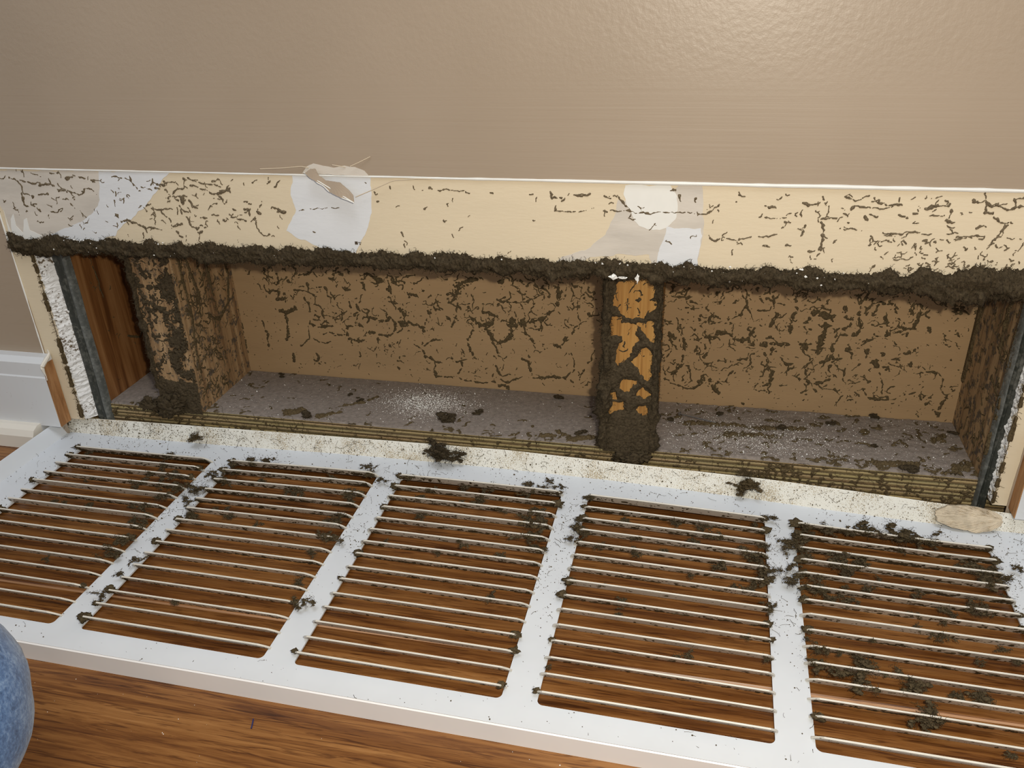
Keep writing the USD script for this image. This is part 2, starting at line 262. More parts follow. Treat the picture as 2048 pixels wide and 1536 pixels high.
# ------------------------------------------------------------------ measured outlines (millimetres on their own surfaces)
FILM_BACK = '1.5 -346.7,141.5 -345.9,135.5|1.9 -312.4,146.4 -309.7,141.4|1.7 -266.8,146.7 -265.2,138.4|0.8 -275.5,131.1 -271.6,134.3 -267.6,132.3|2.3 -267.7,131.5 -261.2,128.4 -255.2,128.7|1.7 -254.0,131.3 -253.4,121.1 -252.2,116.0|0.7 -247.6,118.8 -249.0,109.2|1.1 -257.2,109.2 -249.6,108.3 -244.5,107.7|1.9 -246.6,103.2 -242.7,99.0 -242.6,91.0|3.0 -244.4,90.0 -246.1,86.4|0.9 -239.1,91.3 -232.6,87.2 -228.7,84.8|1.4 -261.0,89.9 -254.6,93.0 -251.6,87.8 -253.4,78.7 -260.7,76.4 -268.7,75.9|0.9 -250.8,78.9 -245.9,83.7|1.9 -277.2,78.9 -272.0,78.4|2.6 -297.7,83.1 -299.4,73.8|1.1 -298.3,82.2 -285.4,84.8 -282.1,83.2|0.9 -299.2,74.8 -309.3,74.1 -316.3,75.5|1.7 -297.2,69.4 -289.2,69.0 -283.6,70.3|1.4 -295.3,70.4 -295.2,63.9|0.7 -333.9,86.3 -336.1,77.9 -336.5,69.5|1.1 -333.5,82.7 -326.6,80.4 -318.2,81.8 -311.8,82.2|0.6 -317.4,87.3 -317.7,81.8|0.6 -336.6,68.6 -343.0,63.5 -347.2,60.3|0.6 -332.9,68.8 -327.9,65.4 -321.6,64.0 -315.8,66.2|1.5 -362.0,94.3 -354.7,93.8 -344.9,97.5|2.6 -356.8,92.3 -356.8,86.8|1.1 -356.8,86.8 -357.6,76.5 -357.4,71.9|2.1 -358.2,70.0 -360.1,64.2|0.8 -381.3,82.5 -380.3,75.1 -378.3,70.5 -379.9,61.9|1.8 -380.2,60.0 -379.6,58.1|1.9 -356.2,51.1 -356.8,44.3|1.5 -331.6,52.9 -330.3,49.2 -332.7,45.1 -328.7,41.1|1.1 -336.2,46.8 -331.8,45.2|1.1 -270.0,72.1 -270.0,63.8|1.5 -272.6,57.1 -273.0,53.3|0.8 -269.1,72.2 -265.7,70.6|1.4 -259.5,66.4 -259.2,65.0|0.7 -265.0,60.4 -263.6,56.8|1.5 -247.6,57.0 -245.0,56.3|1.1 -254.1,45.3 -252.5,43.6|2.1 -316.5,118.7 -313.1,117.1|0.9 -313.1,117.1 -313.1,110.9|1.7 -312.2,111.0 -310.6,109.7|0.8 -322.6,119.2 -316.3,119.5|1.4 -297.0,118.8 -293.7,117.2 -290.0,119.2|1.7 -277.9,125.0 -276.0,119.0|0.8 -280.4,125.7 -277.3,123.3|1.9 -233.4,117.0 -229.2,115.5|1.1 -236.9,133.8 -230.0,135.0|0.6 -249.7,132.3 -237.8,132.9|0.9 -249.9,130.6 -250.2,127.2|1.2 -292.4,106.8 -291.3,101.5|1.1 -286.5,104.4 -283.7,99.3|1.4 -279.1,93.3 -273.0,92.8 -267.8,92.2|1.5 -370.4,134.4 -370.5,129.1 -366.8,124.0|1.4 -359.6,128.8 -358.0,122.7 -360.3,119.9|2.1 -348.0,123.2 -345.4,122.5|1.2 -365.1,113.5 -358.8,112.9 -361.7,106.5|1.7 -363.7,105.5 -358.2,105.8 -352.3,107.9|0.9 -354.3,112.3 -354.9,103.3|0.8 -343.8,115.5 -336.7,115.0 -331.4,114.4 -323.9,110.3|1.1 -331.1,122.3 -331.2,115.3|0.8 -336.0,107.9 -332.3,102.7 -332.5,95.5|1.2 -332.4,130.9 -327.8,132.0|0.8 -325.7,133.9 -319.0,137.6 -313.5,138.7|0.8 -350.0,110.7 -343.9,103.9|0.9 -337.9,129.8 -333.1,131.8|1.2 -343.7,138.2 -340.5,135.8|1.5 -303.7,134.0 -306.2,128.7 -308.1,127.8|1.4 -327.5,92.2 -325.1,90.5|1.1 -316.6,92.8 -314.0,92.1|1.2 -404.1,79.2 -403.3,68.9 -404.0,55.4 -403.2,49.7|3.6 -192.3,120.5 -191.1,125.9 -185.6,130.6|2.1 -185.6,130.6 -180.3,133.0 -173.5,132.9|1.6 -200.3,117.8 -195.0,119.4 -189.7,119.7|2.4 -105.7,130.3 -103.2,126.1 -104.1,121.7|1.4 -105.7,120.7 -105.8,111.9|0.8 -105.8,111.1 -103.3,106.8|0.8 -104.0,133.8 -99.1,134.0|0.8 -154.6,114.5 -146.9,114.9 -136.8,114.6 -130.8,117.2 -124.9,119.7 -115.6,124.5|1.1 -158.0,117.0 -153.8,113.7|0.8 -136.8,114.6 -134.4,108.5 -132.8,103.2|0.8 -170.2,111.8 -170.5,105.5|1.4 -170.6,104.6 -163.7,103.2 -158.6,100.8 -155.3,97.4 -151.9,96.7|2.1 -178.8,96.8 -175.5,93.4|3.2 -175.5,93.4 -170.3,91.8 -162.4,94.2|1.6 -161.3,98.8 -161.5,94.2|2.8 -168.7,89.2 -165.3,87.6|2.1 -165.4,85.7 -162.1,79.4 -157.9,76.0|2.4 -157.9,76.0 -151.7,77.3|2.1 -150.8,78.3 -146.7,82.3 -144.7,91.6|3.6 -145.0,97.1 -144.2,93.5 -139.0,94.3|2.9 -135.5,96.8 -133.0,94.2|1.9 -128.7,97.2 -121.9,99.9 -115.9,102.5 -111.7,107.2|0.8 -111.7,107.2 -105.8,110.6|1.9 -134.8,92.3 -133.2,88.7|1.1 -133.2,87.8 -129.0,82.5 -126.5,78.1|1.1 -179.4,86.6 -184.2,78.9 -185.4,74.1 -184.0,66.6 -180.7,61.1 -176.4,58.5|1.9 -182.3,64.8 -179.8,61.1|0.8 -162.2,76.6 -159.9,70.2 -158.4,63.7 -153.2,61.2 -150.4,63.3|1.0 -161.9,63.4 -160.3,60.7|1.9 -131.1,67.5 -129.4,64.8|2.2 -130.4,60.0 -129.5,58.2|1.3 -136.5,61.5 -131.3,59.9|1.1 -130.4,58.1 -130.1,51.4 -128.0,46.8|1.1 -127.2,44.9 -119.3,44.6 -108.8,46.9 -98.4,45.3 -94.1,52.3|0.8 -94.1,44.7 -91.5,42.0|0.6 -93.3,71.1 -89.9,63.0 -90.7,57.3|1.1 -78.8,62.0 -76.3,64.0 -75.5,68.7|0.6 -75.5,68.7 -73.1,75.3|1.4 -83.0,54.1 -81.7,53.3|0.6 -81.7,56.1 -84.7,48.3 -85.5,44.4|0.8 -224.7,45.1 -219.3,42.6 -215.9,38.9 -209.5,37.9 -197.4,39.4 -187.6,36.2 -173.0,35.4 -163.9,38.1|1.8 -217.4,43.7 -217.4,37.8|1.4 -166.6,37.9 -162.1,38.2|0.8 -160.5,53.9 -159.0,47.3 -155.6,43.7 -147.5,46.2|0.8 -156.6,40.6 -150.4,37.2 -143.2,41.7 -136.9,44.6|0.8 -217.6,52.6 -218.2,44.7|1.9 -158.6,34.6 -152.4,33.1 -149.8,30.4|1.1 -234.6,69.8 -229.6,64.3 -226.2,60.7|1.4 -226.3,58.7 -222.8,57.1 -216.6,53.6 -209.4,52.7|1.8 -215.8,75.8 -210.5,75.2|1.1 -225.5,68.5 -217.7,74.7|1.1 -232.9,88.4 -228.6,86.3 -224.0,86.6 -221.5,96.1|1.8 -219.1,103.6 -218.4,100.9|1.1 -227.7,86.4 -224.9,81.8|0.8 -192.0,110.6 -193.5,101.4 -196.6,93.9 -199.7,88.1|1.9 -191.3,107.9 -189.7,106.2|0.8 -198.2,55.9 -196.6,53.2 -191.0,55.5 -187.2,57.7|0.8 -191.1,53.6 -193.3,47.6 -196.3,42.9|1.8 -181.7,107.6 -178.5,102.3|0.8 -88.4,119.9 -88.0,111.2|0.6 -87.6,108.6 -85.9,98.9|1.3 -82.7,122.0 -81.9,120.3|1.9 -106.0,76.7 -101.8,75.2|1.0 -100.9,78.0 -97.5,84.6|0.8 -118.5,101.4 -119.5,88.7|0.8 -125.4,90.1 -119.5,91.4|2.2 -143.7,137.0 -143.0,131.0|1.6 -154.0,132.1 -149.6,135.0|1.6 -136.3,133.9 -133.0,131.5|1.6 -125.4,135.3 -123.0,130.2|1.1 -2.6,135.4 -3.8,130.3|1.4 -6.0,127.6 4.8,127.4|0.8 -0.0,118.7 4.7,117.2 13.2,117.7|0.8 13.1,118.6 17.9,117.2 22.0,114.0|1.6 22.0,113.2 23.7,111.5|1.0 23.6,113.2 29.3,108.5|1.0 29.4,107.6 27.2,105.8 21.1,105.4|0.6 3.6,123.1 13.0,121.1|0.8 42.0,136.8 44.0,131.2 47.9,126.4|1.0 47.9,126.4 48.0,121.4 43.3,114.4|0.8 43.3,114.4 35.4,109.7|0.6 48.4,120.6 53.3,112.5 55.1,110.1|0.6 55.2,109.2 60.9,112.1|1.4 12.3,109.1 14.8,105.9|1.0 13.5,102.3 18.7,95.7|1.9 18.8,94.0 23.5,94.3|1.1 23.5,94.3 28.1,95.4|2.1 27.9,97.2 31.7,98.3 38.8,96.2|0.6 38.7,106.5 39.6,96.2|1.3 41.4,92.8 46.2,91.4|2.1 47.0,91.5 52.1,93.6|1.8 52.1,93.6 53.9,98.9 56.5,103.3|1.6 52.5,90.1 58.8,87.9|1.8 61.8,89.0 66.3,89.3 72.2,91.5 82.1,90.4|1.1 64.9,95.3 68.6,96.4 72.7,93.2|2.4 70.6,85.3 70.8,82.6|1.0 65.5,82.3 69.1,77.2|1.0 69.2,76.4 70.8,68.5|1.8 71.2,68.5 73.6,64.2 72.7,57.8|1.3 71.6,54.1 66.3,51.9|0.8 63.6,55.3 60.5,47.7 69.1,47.5|1.1 69.0,48.4 71.7,45.9|1.1 21.2,93.2 22.7,84.5 20.7,80.0|1.4 20.7,80.0 17.9,74.4|0.8 15.5,75.1 16.5,71.6|1.6 18.2,69.9 23.8,69.9|1.6 1.0,90.1 2.4,80.4|1.1 6.5,90.5 12.1,90.0 15.8,92.9|1.1 12.4,84.7 10.5,78.3|1.1 1.1,75.9 1.1,69.5|1.0 0.1,65.8 5.8,65.3|1.4 -0.6,64.9 -5.2,59.0 -7.5,57.0|0.8 5.8,64.4 8.8,56.4 9.9,51.9|0.6 -5.8,56.2 -5.1,50.7|1.0 -7.8,48.6 -0.3,46.4 6.3,45.0 11.9,45.5 18.0,50.7|1.8 14.7,52.3 18.8,51.7|1.6 24.1,55.8 24.3,53.0|2.1 27.1,47.7 29.8,44.2 33.3,40.8|0.8 24.3,53.0 35.4,53.5|2.1 -11.2,94.6 -9.3,90.3 -8.9,82.3|1.6 -12.5,104.2 -11.0,105.1|1.0 -15.0,106.6 -11.7,104.2|0.8 -5.7,108.9 -5.1,98.5|0.8 -1.7,108.3 2.5,104.2|1.3 67.7,129.2 68.0,123.4|0.6 65.8,122.4 68.7,123.0|1.4 76.6,125.5 76.8,120.6|1.4 70.9,116.9 70.0,111.0 67.6,105.7|1.8 84.1,130.1 85.1,128.5|1.4 86.6,122.0 86.9,119.5|1.9 83.6,116.0 84.6,113.5|2.1 82.7,107.5 83.1,101.6|1.9 94.7,110.0 97.1,114.3|2.7 97.1,120.1 104.3,120.5|1.1 94.4,106.6 98.2,105.1|2.1 96.5,89.7 98.3,87.2|1.1 92.5,91.1 100.6,92.5|1.8 108.2,91.3 105.8,86.9|2.2 108.1,97.3 108.2,91.3|1.0 37.8,54.1 38.9,58.8 42.4,64.5|0.8 46.9,75.6 52.3,76.0 53.3,81.4|1.1 44.6,75.4 47.0,74.7|0.6 77.3,79.6 80.9,74.6|1.9 83.3,73.9 87.1,73.3|0.8 85.1,71.3 85.7,62.5|1.9 101.8,59.3 102.9,56.7|1.1 98.8,70.6 99.5,65.3|1.0 108.9,50.8 111.4,49.2|1.6 109.4,76.7 112.2,77.8|1.4 31.8,142.9 31.6,135.5|1.3 63.6,142.8 64.6,133.9|1.6 18.5,139.7 19.4,137.3|1.6 24.3,132.6 25.4,128.5|1.4 13.8,130.4 14.7,128.8|0.8 -13.8,69.3 -9.5,78.7|0.6 -17.4,75.4 -13.1,70.3|3.3 99.9,119.9 106.0,119.4 111.7,116.3|3.3 113.9,116.5 114.3,113.9|2.1 110.9,111.1 109.6,104.1 107.6,96.1 106.2,88.9|1.0 136.8,141.2 135.2,132.8 133.2,126.9 131.9,120.9 133.5,115.1 135.1,109.2 133.2,102.2|1.5 132.7,120.1 133.1,117.6|0.8 138.2,127.2 140.8,129.8 147.1,131.0|1.2 147.1,131.0 153.3,128.9|2.8 157.8,127.5 158.5,123.3|1.0 136.9,126.3 138.0,119.6|2.1 151.3,118.7 153.8,112.1|3.7 155.8,108.8 157.1,105.5|1.8 146.0,110.7 149.8,110.1|1.6 169.0,129.8 170.8,127.4|2.3 170.4,125.7 171.0,122.4|1.6 175.1,123.5 174.8,116.8|2.0 174.6,114.2 174.4,110.8|1.2 161.9,111.8 167.4,109.6 173.0,110.8|1.8 166.6,109.9 168.1,109.6|1.0 160.0,105.7 164.8,107.7|2.9 190.9,131.8 192.3,130.3|4.1 200.6,127.5 201.1,125.0|1.2 204.2,126.9 209.7,123.9|4.9 214.9,125.8 218.3,122.8|3.3 195.7,141.8 195.5,139.4|2.5 186.9,143.8 187.9,142.2|1.8 129.1,94.0 129.9,88.8|2.3 129.0,89.6 131.6,87.2|0.7 131.9,85.4 133.7,78.4 137.9,80.5|2.1 142.6,89.7 143.4,84.5|2.8 155.6,88.0 157.2,87.2|3.7 150.9,79.7 152.9,76.3|3.3 161.7,73.3 161.8,72.5|1.2 155.9,76.5 160.5,75.9|1.0 147.3,74.0 150.1,75.1|0.7 155.4,70.2 158.5,65.0 159.7,48.6|2.3 177.0,79.9 177.6,78.6|0.5 162.3,78.8 168.5,77.4 175.8,78.4|0.5 179.4,78.7 185.4,78.3 185.7,80.5|0.8 185.5,73.4 194.7,75.5|1.2 194.8,75.0 196.7,72.9|0.5 197.9,74.4 202.7,68.5 202.0,60.4|1.2 166.7,87.9 173.1,89.2 178.5,92.2|1.3 178.3,93.1 179.2,87.9|0.5 157.9,82.9 162.2,84.1 169.5,84.6|1.6 141.2,53.5 144.7,55.6|1.2 145.0,53.8 150.4,48.7|1.6 150.4,48.7 157.7,46.5|1.2 157.7,46.5 163.0,47.0 170.3,48.6|0.7 139.1,52.4 142.5,49.9|3.0 205.3,47.0 203.9,42.3|1.5 207.5,50.9 208.3,54.6|2.5 204.6,38.6 205.7,36.9|0.8 108.0,57.2 114.7,54.1 123.5,52.9 128.7,48.7|1.6 109.6,57.4 112.5,58.5|0.8 114.0,59.6 119.0,62.7|1.0 119.2,78.2 125.6,81.4|2.0 110.1,76.6 112.2,78.6|2.5 117.0,88.8 117.7,88.8|1.6 115.3,84.2 112.7,80.4|2.5 116.9,105.4 118.3,106.4|1.5 123.5,106.7 128.1,111.3|1.6 130.8,102.9 132.4,102.1|1.2 122.0,101.4 127.2,101.8|1.6 144.5,101.2 147.0,103.9|1.0 140.1,95.7 144.8,99.5|0.8 137.4,93.7 139.5,94.8|0.8 147.2,103.1 151.6,103.4|2.0 198.5,98.0 197.6,98.8|1.2 195.3,107.1 196.2,106.3|1.2 161.2,98.8 162.3,96.3|0.8 129.2,72.6 129.3,66.3 128.6,60.7|1.2 184.3,112.3 185.8,108.2|1.0 169.4,106.3 169.3,102.8|1.8 121.0,124.5 122.2,121.2|2.0 107.6,129.7 108.7,127.2|1.2 97.6,137.5 107.0,139.6 110.2,138.1|1.3 122.1,142.1 128.5,143.2|0.8 127.4,135.7 132.4,136.8|1.2 182.3,134.6 184.7,137.2|0.8 135.1,133.7 132.2,128.5|0.8 154.8,136.8 157.7,137.0'
FILM_FRONT = '0.7 94.5,235.0 101.1,233.9 104.0,234.0|0.8 105.1,235.0 108.2,237.3|0.8 111.3,235.8 114.5,234.0|0.8 107.6,233.5 112.2,233.9 117.6,232.5 121.8,231.7|1.1 122.4,231.7 128.2,231.3|0.4 100.6,229.8 115.2,229.6 123.1,230.8|1.1 98.5,228.2 99.4,229.5|1.6 107.8,223.1 110.0,221.9|1.1 110.7,225.1 114.4,223.9|1.1 131.8,223.8 132.5,223.2|0.7 126.4,224.9 130.0,224.4|0.8 134.7,227.1 137.3,226.8|1.0 140.5,235.9 141.3,237.8|0.7 144.3,236.7 149.8,237.4|1.5 142.2,229.8 145.4,231.1 147.0,231.5|1.0 147.5,231.8 154.2,232.3|1.1 151.5,234.7 154.6,232.9|1.5 155.7,230.2 157.2,228.4|0.7 157.3,227.8 156.7,225.2|0.7 145.2,226.1 153.2,225.8|2.0 155.3,223.3 159.6,221.6|2.0 167.4,236.1 169.1,235.5|0.8 169.8,234.9 174.1,235.6|0.7 173.3,240.5 174.4,235.6 176.0,228.9|0.8 174.8,235.0 178.6,232.4 182.2,233.7|1.1 178.0,232.7 182.1,234.0|0.7 182.3,233.4 187.3,230.5|2.0 187.8,230.5 191.3,231.8 195.9,232.9|1.0 189.3,238.5 190.9,232.4|1.1 190.1,237.3 194.8,237.7|1.0 175.6,228.3 179.2,227.2|1.0 180.7,225.4 182.9,225.5 185.0,223.0|1.1 185.7,222.8 191.7,223.0|0.6 188.1,221.9 187.2,218.1 184.4,213.0|1.0 184.4,213.0 182.5,209.1|0.6 189.3,221.3 187.8,218.2 187.9,215.0|0.6 185.4,213.7 189.3,213.8 192.3,212.7 200.4,213.0|0.8 118.9,213.8 120.3,212.9 123.7,213.3|0.7 120.4,211.9 127.6,211.2|0.7 123.7,213.3 129.5,213.5 133.4,215.0|1.5 133.4,215.0 133.9,215.0|0.7 133.9,215.0 137.9,215.5 141.7,213.7 148.4,214.5|0.7 133.6,213.7 133.4,211.1|1.5 143.6,209.6 145.4,209.3|1.0 151.3,208.6 152.0,207.9|0.8 117.7,206.9 118.7,208.0|1.3 163.0,212.9 167.0,213.0|1.0 167.6,213.0 170.9,213.1|0.7 170.7,214.1 175.3,213.9 178.3,213.1|0.7 172.6,218.9 177.4,219.7|0.4 129.3,197.2 137.0,197.2 140.1,199.6|0.8 88.6,222.5 90.7,222.2|0.7 82.1,221.6 85.4,223.6 88.5,222.8|0.4 84.8,223.6 84.6,230.0|1.3 83.7,218.4 84.1,217.8|1.8 83.7,211.9 84.2,210.6|0.8 84.3,209.9 83.8,204.0 83.5,201.9|1.1 96.9,218.9 97.5,218.6|0.3 93.1,215.8 98.5,216.0 107.5,215.3|1.1 47.2,228.7 53.0,228.0|1.1 69.7,231.1 72.4,229.5 79.4,231.4|1.1 72.4,216.4 71.9,213.8 70.0,209.3|2.0 83.1,218.5 84.1,210.7|1.5 84.0,208.9 82.5,201.7|1.3 77.8,199.7 81.6,201.7|1.0 82.2,222.0 90.2,222.3|1.0 44.2,209.2 55.8,209.6|1.3 48.3,202.1 52.5,201.9|1.3 62.4,203.6 64.9,203.3|0.5 46.2,221.7 60.3,221.3|0.8 -106.5,232.4 -104.3,232.9|0.8 -93.4,234.4 -91.7,230.2 -85.7,230.3|1.2 -90.1,222.9 -86.6,227.7|0.8 -85.7,228.6 -79.7,233.1|0.8 -77.1,233.1 -71.1,232.4 -66.0,233.0|1.5 -55.9,232.8 -51.6,231.7|0.8 -47.5,233.1 -44.0,228.9 -39.6,223.1|0.5 -90.9,222.4 -78.8,221.0 -67.6,222.6 -64.2,224.5|1.0 -56.9,223.4 -54.8,222.2|0.4 -54.0,223.5 -41.3,223.0 -32.9,222.0 -16.3,222.5 4.2,223.1|1.5 -13.0,237.3 -12.1,236.9|0.7 -11.4,237.3 -7.1,233.3 -5.2,229.1|0.6 -40.3,218.7 -35.2,217.2|0.8 4.5,224.4 5.3,218.9|0.7 5.0,222.7 11.4,223.7 17.5,228.1|1.2 17.5,228.1 18.0,227.3|0.8 12.6,208.4 15.3,205.1 17.7,205.2 24.6,210.6|0.6 24.1,206.3 32.3,205.7 39.3,207.7|1.2 29.1,231.8 29.9,231.6|1.0 -184.7,233.5 -182.4,233.3|0.6 -171.8,233.4 -166.3,233.9 -159.0,233.2 -151.8,233.4|1.0 -151.8,233.0 -149.1,232.6|0.8 -217.5,225.0 -216.6,224.3|0.8 -134.7,233.0 -133.0,232.1|0.4 -279.1,216.8 -265.0,218.2 -247.2,218.9|0.8 -270.0,201.5 -268.1,200.6|0.8 -225.0,237.9 -223.7,237.5|0.6 -201.6,203.4 -200.6,198.8|0.8 -177.7,235.2 -176.8,234.8|0.8 -519.6,234.8 -513.8,232.3|1.1 -513.8,232.3 -510.8,228.2 -511.1,223.6|0.8 -512.7,222.8 -512.5,218.2 -513.4,214.2|0.8 -513.4,214.2 -510.0,212.4|0.5 -499.2,238.6 -490.1,236.9|0.6 -480.9,238.6 -477.5,238.3 -472.3,238.4|1.9 -468.8,235.9 -462.5,236.8|1.0 -461.9,238.6 -457.4,236.5 -450.0,235.6|2.4 -447.1,234.1 -444.7,233.5|0.6 -444.7,233.5 -437.2,235.8|0.6 -510.8,233.1 -505.9,232.1|1.3 -507.8,231.7 -499.9,231.5|0.8 -499.9,231.5 -494.5,229.3|1.3 -494.5,229.3 -485.4,230.3 -480.5,229.3|0.6 -483.6,235.6 -483.6,230.3|0.8 -476.6,230.5 -474.1,227.5 -470.0,226.5|1.9 -477.6,224.8 -471.0,226.1|0.8 -470.2,226.1 -464.7,224.4|1.0 -464.7,224.4 -458.9,223.4|0.6 -458.9,223.4 -453.4,227.3|1.1 -452.3,228.1 -448.3,227.0|0.6 -448.2,227.4 -445.7,224.5|0.6 -510.9,222.8 -503.3,221.5|1.1 -497.7,222.4 -488.5,223.4|0.8 -503.3,221.5 -506.4,215.2|0.7 -506.7,214.4 -502.7,213.0 -500.4,209.2|1.0 -503.9,214.5 -500.1,215.4|1.4 -512.5,209.2 -512.1,209.0|0.6 -490.8,208.7 -485.4,208.8 -479.0,212.1|0.5 -470.7,216.2 -468.1,213.2|0.6 -431.1,227.8 -430.3,224.9|0.8 -427.9,225.7 -428.3,222.7|0.8 -430.3,218.9 -431.3,215.0|0.7 -427.6,237.1 -423.5,236.9 -419.4,236.6|0.6 -418.5,236.6 -413.0,235.6|0.8 -412.2,238.6 -411.9,234.9 -410.6,232.0|1.0 -410.6,232.0 -408.9,229.1|1.3 -407.6,228.0 -406.0,227.7|0.6 -405.2,230.7 -400.6,229.3|0.7 -393.5,237.5 -396.4,230.9|0.6 -394.3,234.6 -389.7,233.2|1.1 -388.2,232.5 -383.3,232.6|0.6 -393.1,229.5 -388.3,228.9|1.9 -431.6,208.2 -430.7,205.1|1.3 -429.7,202.9 -420.8,203.9|0.8 -420.2,203.2 -416.3,201.8|1.6 -385.0,235.5 -384.9,232.6|0.6 -383.7,234.1 -374.7,234.3|1.0 -390.7,232.5 -385.6,229.7 -381.6,226.1|1.0 -393.9,229.5 -388.9,229.6|1.8 -384.8,223.1 -383.4,222.4|2.4 -377.5,222.9 -376.1,221.8|2.9 -371.8,222.7 -371.7,219.7|0.8 -382.0,224.6 -373.9,224.1 -366.5,224.3|1.1 -366.5,224.3 -364.5,219.2|1.9 -364.2,217.0 -361.2,215.6|0.6 -379.1,226.2 -374.1,229.9 -369.2,230.1 -366.7,237.4|1.6 -367.5,237.3 -367.2,237.0|1.1 -364.2,237.8 -359.8,236.1|0.8 -359.8,236.1 -352.1,234.8|1.1 -352.1,234.8 -342.7,233.9|0.6 -342.6,234.3 -339.1,232.2|0.8 -343.8,236.4 -338.7,238.0 -336.4,233.7|0.8 -363.9,232.4 -357.6,231.8|0.6 -355.3,231.1 -348.8,227.7|1.9 -348.2,226.9 -345.9,226.4|1.3 -345.9,226.6 -341.1,226.4|1.9 -341.1,226.8 -338.3,228.6 -332.4,230.2|1.3 -334.8,230.2 -331.8,233.1|0.6 -331.6,233.8 -326.9,237.9|0.6 -345.9,222.6 -341.1,222.8|0.8 -341.4,224.9 -338.7,222.8 -339.2,220.6|1.6 -403.9,216.6 -400.3,217.4|0.8 -398.6,214.5 -398.7,210.7 -403.7,207.5|0.7 -400.5,213.7 -389.7,213.6 -379.6,213.9|1.1 -392.1,213.9 -391.3,210.2 -388.6,208.0|1.1 -375.1,215.9 -373.3,213.0 -368.7,211.6|0.8 -369.3,216.1 -367.0,211.7|0.8 -387.1,207.3 -385.5,203.6|1.4 -386.3,203.5 -386.6,198.9|1.1 -385.6,199.7 -380.8,202.2 -375.7,202.7|1.4 -383.0,196.8 -381.5,196.1|1.3 -381.2,193.8 -378.2,192.3|1.1 -418.6,202.5 -413.0,201.1|1.4 -412.4,200.4 -408.7,198.2|0.8 -408.7,198.2 -401.9,198.4 -395.3,197.9|1.1 -409.8,197.4 -409.5,195.0|0.8 -371.2,207.8 -369.3,201.8 -366.3,200.4|1.6 -365.7,199.7 -362.8,201.3|1.8 -360.8,202.9 -357.2,200.7|1.6 -365.5,196.6 -360.4,197.6|0.7 -363.9,196.7 -364.9,192.1 -363.9,189.0|0.6 -399.4,204.6 -399.8,200.0|0.6 -413.0,194.9 -413.4,190.2|1.1 -350.2,210.3 -344.6,210.1|0.8 -359.6,208.2 -354.7,208.3|0.6 -346.0,207.1 -344.2,204.2|1.1 -333.0,215.7 -329.9,215.0|1.0 -334.2,209.7 -331.1,209.1|1.9 -329.7,208.4 -323.5,207.1|0.8 -330.2,209.9 -325.1,211.5|1.4 -322.7,215.6 -317.8,216.1|0.8 -317.8,216.1 -318.9,210.2|1.1 -317.8,220.1 -315.4,220.2|0.8 -308.1,221.5 -311.3,214.8|1.1 -312.0,213.4 -309.0,212.7|0.8 -300.3,217.4 -295.6,217.5|3.6 -293.6,215.4 -290.5,215.5|0.6 -313.9,207.4 -315.0,201.4|0.5 -315.0,201.4 -312.4,198.5 -310.4,196.4|0.6 -310.4,196.4 -305.4,197.7|1.4 -295.2,233.3 -293.4,234.7|0.6 -293.2,235.4 -290.6,237.6|0.6 -311.7,235.7 -307.4,237.9|0.6 -330.1,202.4 -326.8,198.8|0.8 -340.3,207.3 -339.8,206.2'
FILM_B = '6.2 -409.0,170.2 -397.0,168.1|8.8 -408.0,146.6 -394.9,138.6|6.2 -405.2,129.1 -403.7,111.1|5.7 -412.5,103.6 -419.5,74.8|2.1 -434.9,172.3 -433.1,161.7 -426.8,150.1|2.7 -439.3,133.9 -424.9,125.7 -411.0,119.8|1.5 -420.7,151.5 -415.4,130.8|2.5 -420.6,119.2 -414.7,104.6|2.1 -433.9,136.4 -442.4,113.3|1.2 -424.3,128.0 -432.0,120.8|4.1 -401.1,102.1 -397.1,88.3 -398.6,76.3|3.1 -421.9,74.6 -415.6,65.4 -402.6,64.0|2.1 -428.8,86.1 -439.7,67.2|1.5 -438.4,150.6 -435.1,127.4 -435.7,97.4'
